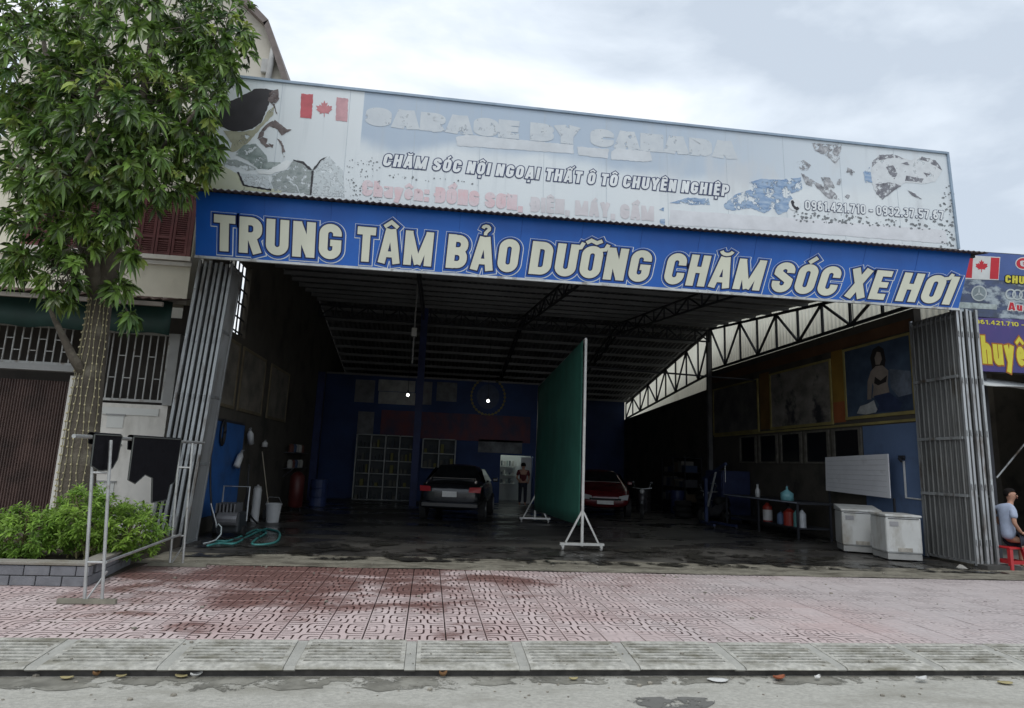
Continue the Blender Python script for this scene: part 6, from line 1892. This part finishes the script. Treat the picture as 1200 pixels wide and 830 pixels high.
skin_mesh('top', [(Fp(0, 0, .92), (.168, .128)), (Fp(0, 0, 1.18), (.155, .115)), (Fp(0, 0, 1.38), (.175, .115)), (Fp(0, 0, 1.475), (.072, .07)), (Fp(.2, 0, 1.4), (.075, .075)), (Fp(.245, .015, 1.2), (.062, .062)), (Fp(-.2, 0, 1.4), (.075, .075)), (Fp(-.245, .015, 1.2), (.062, .062))],
          [(0, 1), (1, 2), (2, 3), (2, 4), (4, 5), (2, 6), (6, 7)], mat('dark_red_cloth', (.10, .015, .018), .85, .2, 5), fig, 2)
skin_mesh('trousers', [(Fp(0, 0, .93), (.16, .12)), (Fp(.1, 0, .86), (.10, .10)), (Fp(.11, -.03, .48), (.078, .078)), (Fp(.11, 0, .12), (.066, .066)), (Fp(-.1, 0, .86), (.10, .10)), (Fp(-.11, -.03, .48), (.078, .078)), (Fp(-.11, .02, .12), (.066, .066))],
          [(0, 1), (1, 2), (2, 3), (0, 4), (4, 5), (5, 6)], short_m, fig, 2)
hr = MB()
hc = Vector(Fp(0, -.01, 1.65))
vs, fs = ball_geo(hc, .112, 14, 10)
hr.add(vs, [f for f in fs if (sum((vs[i] for i in f), Vector((0, 0, 0))) / 4 - hc).z > -.02 or (sum((vs[i] for i in f), Vector((0, 0, 0))) / 4 - hc).y > .03])
hr.build('hair', hair_m, fig, smooth=True)

# ================================================================== RIGHT-HAND SHOP
shop = thing('neighbour_shop', 'dark open shop with cream corrugated side wall on the right of the garage', 'shop', (13, 12.8, 0))
SX = 12.55
cw = MB()
def corr(mb, x, y0, y1, z0, z1, per=.2):
    n = int((y1 - y0) / per * 4)
    b = len(mb.v)
    for z in (z0, z1):
        for i in range(n + 1): mb.v.append(Vector((x + (.02 if i % 4 in (1, 2) else -.02), y0 + (y1 - y0) * i / n, z)))
    for i in range(n): mb.f.append((b + i, b + i + 1, b + i + n + 2, b + i + n + 1))
corr(cw, SX, 12.9, 17.2, 0, 7.0)
corr(cw, SX, 17.2, 42, 0, 8.3)
cw.build('side_wall', mat('cream_sheet', (.80, .78, .66), .6, .08, 1.2, (1, 1, .2), dirt=(.6, .56, .44), dirt_lo=.56, dirt_hi=.8, dirt_scale=1, dirt_stretch=(1, 1, .3)), shop)
MB().box(SX + .05, 19, 17.2, 42, 8.2, 8.3).box(SX + .05, 19, 12.9, 17.2, 6.95, 7.0).build('roof', sheet_m, shop)
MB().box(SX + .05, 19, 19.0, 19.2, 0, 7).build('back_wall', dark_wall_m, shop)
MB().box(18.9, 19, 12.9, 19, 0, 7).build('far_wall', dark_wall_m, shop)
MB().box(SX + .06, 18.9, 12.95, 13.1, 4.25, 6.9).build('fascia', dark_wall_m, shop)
MB().box(SX - .12, SX + .02, 12.78, 12.92, 0, 4.3).build('corner_post', steel_m, shop)
# upper banner: flag, mountains, ring emblem
UY = 12.55
def plane_kit(parent, Y):
    def pt(px, py, d=.004):
        p = atY(px, py, Y)
        return Vector((p.x, Y - d, p.z))
    def pol(name, m, pts, d): return MB().poly([pt(x, y, d) for x, y in pts], (0, .002, 0)).build(name, m, parent)
    def txt(text, p0, p1, h_px, s, m, expand=0, d=.008, shear=0.0, name='lettering', gap=.1):
        a, b_ = pt(*p0, d), pt(*p1, d)
        hgt = (atY(p0[0], p0[1] - h_px, Y) - atY(p0[0], p0[1], Y)).z
        drn = (b_ - a).normalized()
        mb, _ = lettering(text, s, expand, lambda u, v, li: a + drn * (u + v * hgt * shear) + Vector((0, -li * .0001, v * hgt)), gap, .3, (b_ - a).length)
        return mb.build(name, m, parent, kind='stuff')
    return pt, pol, txt
ub = thing('shop_banner', 'printed banner with a red maple leaf flag beside the blue sign', 'banner', (12, UY, 5.5))
pt, pol, txt = plane_kit(ub, UY)
MB().poly([pt(1114, 371, 0), pt(1290, 378, 0), pt(1300, 305, 0), pt(1122, 293, 0)], (0, .05, 0)).build('panel', mat('banner_mountain', (.06, .09, .20), .5, .5, 2.5, (1, 1, 1.6), col2=(.03, .04, .05), dirt=(.34, .40, .44), dirt_lo=.52, dirt_hi=.62, dirt_scale=2.2, dirt_stretch=(1, 1, 1.8)), ub)
pol('banner_top', mat('banner_blue', (.05, .10, .30), .5, .2, 1.5), [(1116, 326), (1122, 294), (1298, 306), (1294, 336), (1200, 330)], .003)
flr = flat('flag_red', (.50, .02, .035), .5)
flw = flat('flag_white', (.60, .62, .62), .5)
pol('flag_field', flw, [(1128, 327), (1131, 299), (1172, 301.5), (1170, 328.5)], .006)
pol('flag_bar', flr, [(1129, 325.5), (1132, 300.5), (1140, 301), (1138.5, 326)], .009)
pol('flag_bar', flr, [(1159.5, 327), (1161, 302), (1171, 302.5), (1169.5, 327.5)], .009)
pol('flag_leaf', flr, maple(1150, 312, 7.5), .009)
ring = MB()
for k in range(24):
    a0, a1 = 2 * pi * k / 24, 2 * pi * (k + 1) / 24
    ring.add([pt(1147 + r * cos(a), 344 + r * sin(a), .008) for a, r in ((a0, 7.8), (a1, 7.8), (a1, 9.2), (a0, 9.2))], [(0, 1, 2, 3)])
ring.build('ring_emblem', mat('emblem_silver', (.42, .47, .48), .4, .15, 4), ub)
for k in range(3):
    a = radians(-90 + 120 * k)
    pol('star_arm', mat('emblem_silver', (.42, .47, .48)), [(1147 + 8 * cos(a), 344 + 8 * sin(a)), (1147 + 1.4 * cos(a + 1.05), 344 + 1.4 * sin(a + 1.05)), (1147 + 1.4 * cos(a - 1.05), 344 + 1.4 * sin(a - 1.05))], .009 + k * .0004)
pol('emblem_disc', mat('emblem_grey', (.20, .25, .27), .5, .3, 4), [(1147 + 8 * cos(2 * pi * k / 16), 344 + 8 * sin(2 * pi * k / 16)) for k in range(16)], .006)
pol('caption_strip', mat('caption_pale', (.36, .42, .42), .5, .4, 9), [(1123, 361), (1124, 354), (1168, 357), (1168, 363)], .007)
pol('red_roundel', flat('roundel_white', (.6, .6, .6)), [(1199 + 9.5 * cos(2 * pi * k / 16), 309 + 7.5 * sin(2 * pi * k / 16)) for k in range(16)], .006)
pol('red_roundel_core', flr, [(1199 + 8.4 * cos(2 * pi * k / 16), 309 + 6.4 * sin(2 * pi * k / 16)) for k in range(16)], .008)
txt('G', (1195.5, 312.5), (1203, 313), 7, .24, flat('roundel_white', (.6, .6, .6)), 0, .0105)
txt('CHUYÊN', (1177.5, 331.5), (1223, 335), 9, .24, flat('banner_black', (.01, .01, .015)), .09, .008, .15, 'letter_outline', .14)
txt('CHUYÊN', (1177.5, 331.5), (1223, 335), 9, .24, flat('banner_yellow', (.62, .56, .06)), 0, .012, .15, gap=.14)
for k in range(4):
    rg_ = MB()
    for q in range(18):
        a0, a1 = 2 * pi * q / 18, 2 * pi * (q + 1) / 18
        rg_.add([pt(1184 + k * 8 + r * cos(a), 345 + k * .6 + r * sin(a), .008 + k * .0004) for a, r in ((a0, 4.6), (a1, 4.6), (a1, 6.4), (a0, 6.4))], [(0, 1, 2, 3)])
    rg_.build('linked_ring', mat('emblem_silver', (.42, .47, .48)), ub)
txt('Audi', (1181, 363.5), (1210, 365.5), 9, .22, flat('roundel_white', (.6, .6, .6)), .10, .008, .1, 'letter_outline', .14)
txt('Audi', (1181, 363.5), (1210, 365.5), 9, .22, flat('flag_red', (.50, .02, .035)), 0, .012, .1, gap=.14)
lb = thing('shop_banner', 'purple banner with large yellow letters below the flag banner', 'banner', (12.3, UY, 4.2))
pt, pol, txt = plane_kit(lb, UY)
MB().poly([pt(1128, 434, 0), pt(1290, 441, 0), pt(1294, 382, 0), pt(1130, 370, 0)], (0, .05, 0)).build('panel', mat('banner_purple', (.07, .035, .19), .5, .3, 1.0, col2=(.025, .03, .16), dirt=(.30, .42, .62), dirt_lo=.56, dirt_hi=.76, dirt_scale=1.1), lb)
yel = flat('banner_yellow', (.62, .56, .06))
txt('Chuyên', (1136, 425), (1216, 431), 33, .23, flat('banner_orange', (.35, .12, .02)), .05, .006, 0, 'letter_outline', .1)
txt('Chuyên', (1136, 425), (1216, 431), 33, .23, yel, 0, .010, 0, gap=.1)
txt('0961.421.710 - 0932', (1137, 379), (1226, 385), 5, .18, yel, 0, .006, 0, 'phone_number')
# canvas awning
cv = MB()
n_ = 16
for j in range(7):
    for i in range(n_ + 1):
        f, g_ = i / n_, j / 6
        x = 12.0 + 4.6 * f
        y = 13.0 - 1.2 * g_
        cv.v.append(Vector((x, y, 4.15 - .30 * f - .42 * g_ + .06 * sin(f * 9) * g_ - .10 * sin(g_ * pi))))
for j in range(6):
    for i in range(n_):
        a = j * (n_ + 1) + i
        cv.f.append((a, a + 1, a + n_ + 2, a + n_ + 1))
o = cv.build('canvas_awning', mat('grey_canvas', (.52, .54, .54), .8, .12, 1.5), loc=(13, 12.8, 3.6), smooth=True)
o.modifiers.new('solid', 'SOLIDIFY').thickness = .006
tag(o, 'pale grey canvas awning sagging under the purple banner', 'awning')
o = MB().tube([atY(1168, 560, 13.0), atY(1205, 515, 13.0)], .02, 6).build('awning_pole', galv_m, loc=atY(1168, 560, 13.0))
tag(o, 'thin slanting pole in the dark shop behind the seated child', 'pole')

# ================================================================== LITTER along the gutter
def scrap(name, label, px, py, s, m, rz, curl=.03, cat='litter'):
    p = atZ(px, py, ZR + .008)
    s, curl = s * .72, curl * .55
    mb = MB()
    for j in range(4):
        for i in range(6):
            u, v = i / 5 - .5, j / 3 - .5
            w_ = (1 - (2 * u) ** 2) ** .5 if abs(u) < .5 else .05
            x, y = u * s, v * s * .55 * max(.08, w_)
            mb.v.append(p + Vector((x * cos(rz) - y * sin(rz), x * sin(rz) + y * cos(rz), curl * (abs(v) * 1.6 + u * u * 2) + .002)))
    for j in range(3):
        for i in range(5):
            a = j * 6 + i
            mb.f.append((a, a + 1, a + 7, a + 6))
    o = mb.build(name, m, loc=p, smooth=True)
    o.modifiers.new('solid', 'SOLIDIFY').thickness = .003
    tag(o, label, cat, 'litter along the gutter')
dl, yl_, wp_ = flat('dry_leaf', (.20, .11, .05), .8), flat('yellow_leaf', (.36, .31, .16), .8), flat('white_paper', (.62, .62, .60), .7)
scrap('fallen_leaf', 'pale yellow leaf in the gutter below the left kerb blocks, nearest the left edge', 78, 796, .13, yl_, .1)
scrap('fallen_leaf', 'small brown leaf standing against the kerb near the left edge', 113, 793, .09, dl, 1.0, .07)
scrap('fallen_leaf', 'yellowish leaf in the gutter under the drying rack side of the kerb', 142, 794, .1, yl_, .3)
scrap('fallen_leaf', 'pair-like pale leaf in the gutter left of the second kerb joint', 212, 794, .14, yl_, -.2)
scrap('fallen_leaf', 'pale leaf with raised edge beside the second kerb joint', 230, 793, .13, wp_, .6, .05)
scrap('fallen_leaf', 'brown round leaf in the middle of the gutter below the tile joint', 519, 794, .09, dl, .2, .08)
scrap('fallen_leaf', 'flat yellow leaf in the gutter right of the middle', 672, 797, .11, yl_, .1)
scrap('paper_scrap', 'white paper scrap lying in the gutter right of the middle', 841, 798, .26, wp_, -.12, .02)
scrap('fallen_leaf', 'reddish brown leaf in the gutter right of the white paper scrap', 913, 797, .17, flat('red_leaf', (.30, .10, .05), .8), .2, .06)
scrap('paper_scrap', 'small crumpled pale scrap in the gutter left of the food wrapper', 958, 797, .1, wp_, .5, .06)
scrap('food_wrapper', 'white and red wrapper in the gutter near the right edge', 1080, 799, .16, wp_, .1, .07)
scrap('fallen_leaf', 'yellow stalk in the gutter at the far right edge', 1178, 801, .2, yl_, -.1, .02)

# ================================================================== CLUTTER along the right wall
tyre_m = mat('tyre', (.015, .015, .015))
def tyre_stack(label, x, y, n):
    for i in range(n):
        z = .012 + i * .2
        o = MB().lathe((x + R.uniform(-.03, .03), y + R.uniform(-.03, .03), z), [(.2, .02), (.26, 0), (.31, .03), (.32, .1), (.31, .17), (.26, .195), (.2, .18), (.19, .1)], 18).build('tyre', tyre_m, loc=(x, y, z), smooth=True)
        tag(o, '%s, %s from the floor' % (label, ['lowest', 'second', 'third', 'topmost'][i if i < n - 1 else 3]), 'tyre', 'stacked tyres by the right wall')
tyre_stack('worn black tyre in the stack by the right wall column', 10.5, 23.4, 4)
tyre_stack('worn black tyre in the stack just beyond the workbench', 9.3, 22.6, 3)
t = thing('parts_shelf', 'tall dark parts shelf full of boxes at the far end of the right wall', 'shelf', (10.7, 26, .012))
for y in (25.0, 26.3, 27.6):
    for x in (10.4, 11.1): MB().bar((x, y, .012), (x, y, 2.3), .04).build('post', steel_m, t)
for z in (.4, 1.0, 1.6, 2.2): MB().box(10.36, 11.14, 24.98, 27.62, z, z + .03).build('board', steel_m, t)
cols_ = [(.16, .12, .08), (.10, .10, .11), (.05, .07, .13), (.2, .19, .17)]
for j, z in enumerate((.432, 1.032, 1.632)):
    y = 25.05
    k = 0
    while y < 27.3:
        w_ = R.uniform(.22, .45)
        o = MB().box(10.42, 10.95, y, y + w_ - .03, z, z + R.uniform(.2, .45)).build('carton', flat('carton%d' % ((j + k) % 4), cols_[(j + k) % 4], .8), t)
        y += w_
        k += 1
t = thing('engine_crane', 'dark blue engine crane standing between the red car and the right wall', 'crane', (9.0, 19.3, .012))
bl_ = mat('crane_blue', (.02, .035, .10), .5, .3, 3)
for sx in (-.35, .35): MB().bar((9.0 + sx, 18.6, .1), (9.0 + sx * .5, 20.0, .1), .07).build('leg', bl_, t)
MB().bar((9.0, 19.95, .1), (9.0, 19.95, 1.5), .09).build('mast', bl_, t)
MB().bar((9.0, 20.1, 1.45), (9.0, 18.5, 1.95), .08).build('boom', bl_, t)
MB().tube([(9.0, 19.8, .6), (9.0, 19.2, 1.7)], .035, 8).build('ram', galv_m, t)
MB().tube([(9.0, 18.55, 1.93), (9.0, 18.55, 1.4)], .01, 5).build('chain', galv_m, t)
for sx in (-.35, .35): MB().tube([(9.0 + sx - .02, 18.62, .045), (9.0 + sx + .02, 18.62, .045)], .045, 10).build('castor', steel_m, t)
for i, (x, y, h_, colr, lab) in enumerate(((9.9, 24.6, .9, (.02, .03, .10), 'squat blue oil drum by the right wall column'), (8.6, 24.9, .9, (.03, .03, .03), 'black oil drum standing behind the scooter'), (-3.7, 22.6, .9, (.03, .05, .14), 'blue oil drum at the left wall near the blue column'))):
    t = thing('oil_drum', lab, 'drum', (x, y, .012))
    MB().lathe((x, y, .012), [(.28, 0), (.29, .02), (.285, .28), (.3, .3), (.285, .32), (.285, .58), (.3, .6), (.285, .62), (.29, .88), (.28, h_)], 18).build('barrel', mat('drum%d' % i, colr, .5, .3, 3), t, smooth=False)
    MB().lathe((x + .15, y, .912), [(.04, 0), (.04, .02)], 8).build('bung', steel_m, t)

# ================================================================== grit scattered on road, kerb and apron
gr_ = MB()
GR_ = random.Random(21)
for i in range(420):
    y = GR_.choice((GR_.uniform(5.3, 5.85), GR_.uniform(5.85, 6.4), GR_.uniform(10.1, 11.5), GR_.uniform(6.5, 10)))
    x = GR_.uniform(-4, 9)
    z = ZR if y < 5.85 else (kz(y) if y < 6.45 else .012 if y > TY1 else 0)
    r = GR_.uniform(.006, .016) if i % 9 else GR_.uniform(.02, .032)
    gr_.ball((x, y, z + r * .3), r, 5, 3, (1, GR_.uniform(.6, 1), .5))
gr_.build('grit', mat('grit_stone', (.26, .24, .2), .9, .5, 30))['kind'] = 'stuff'
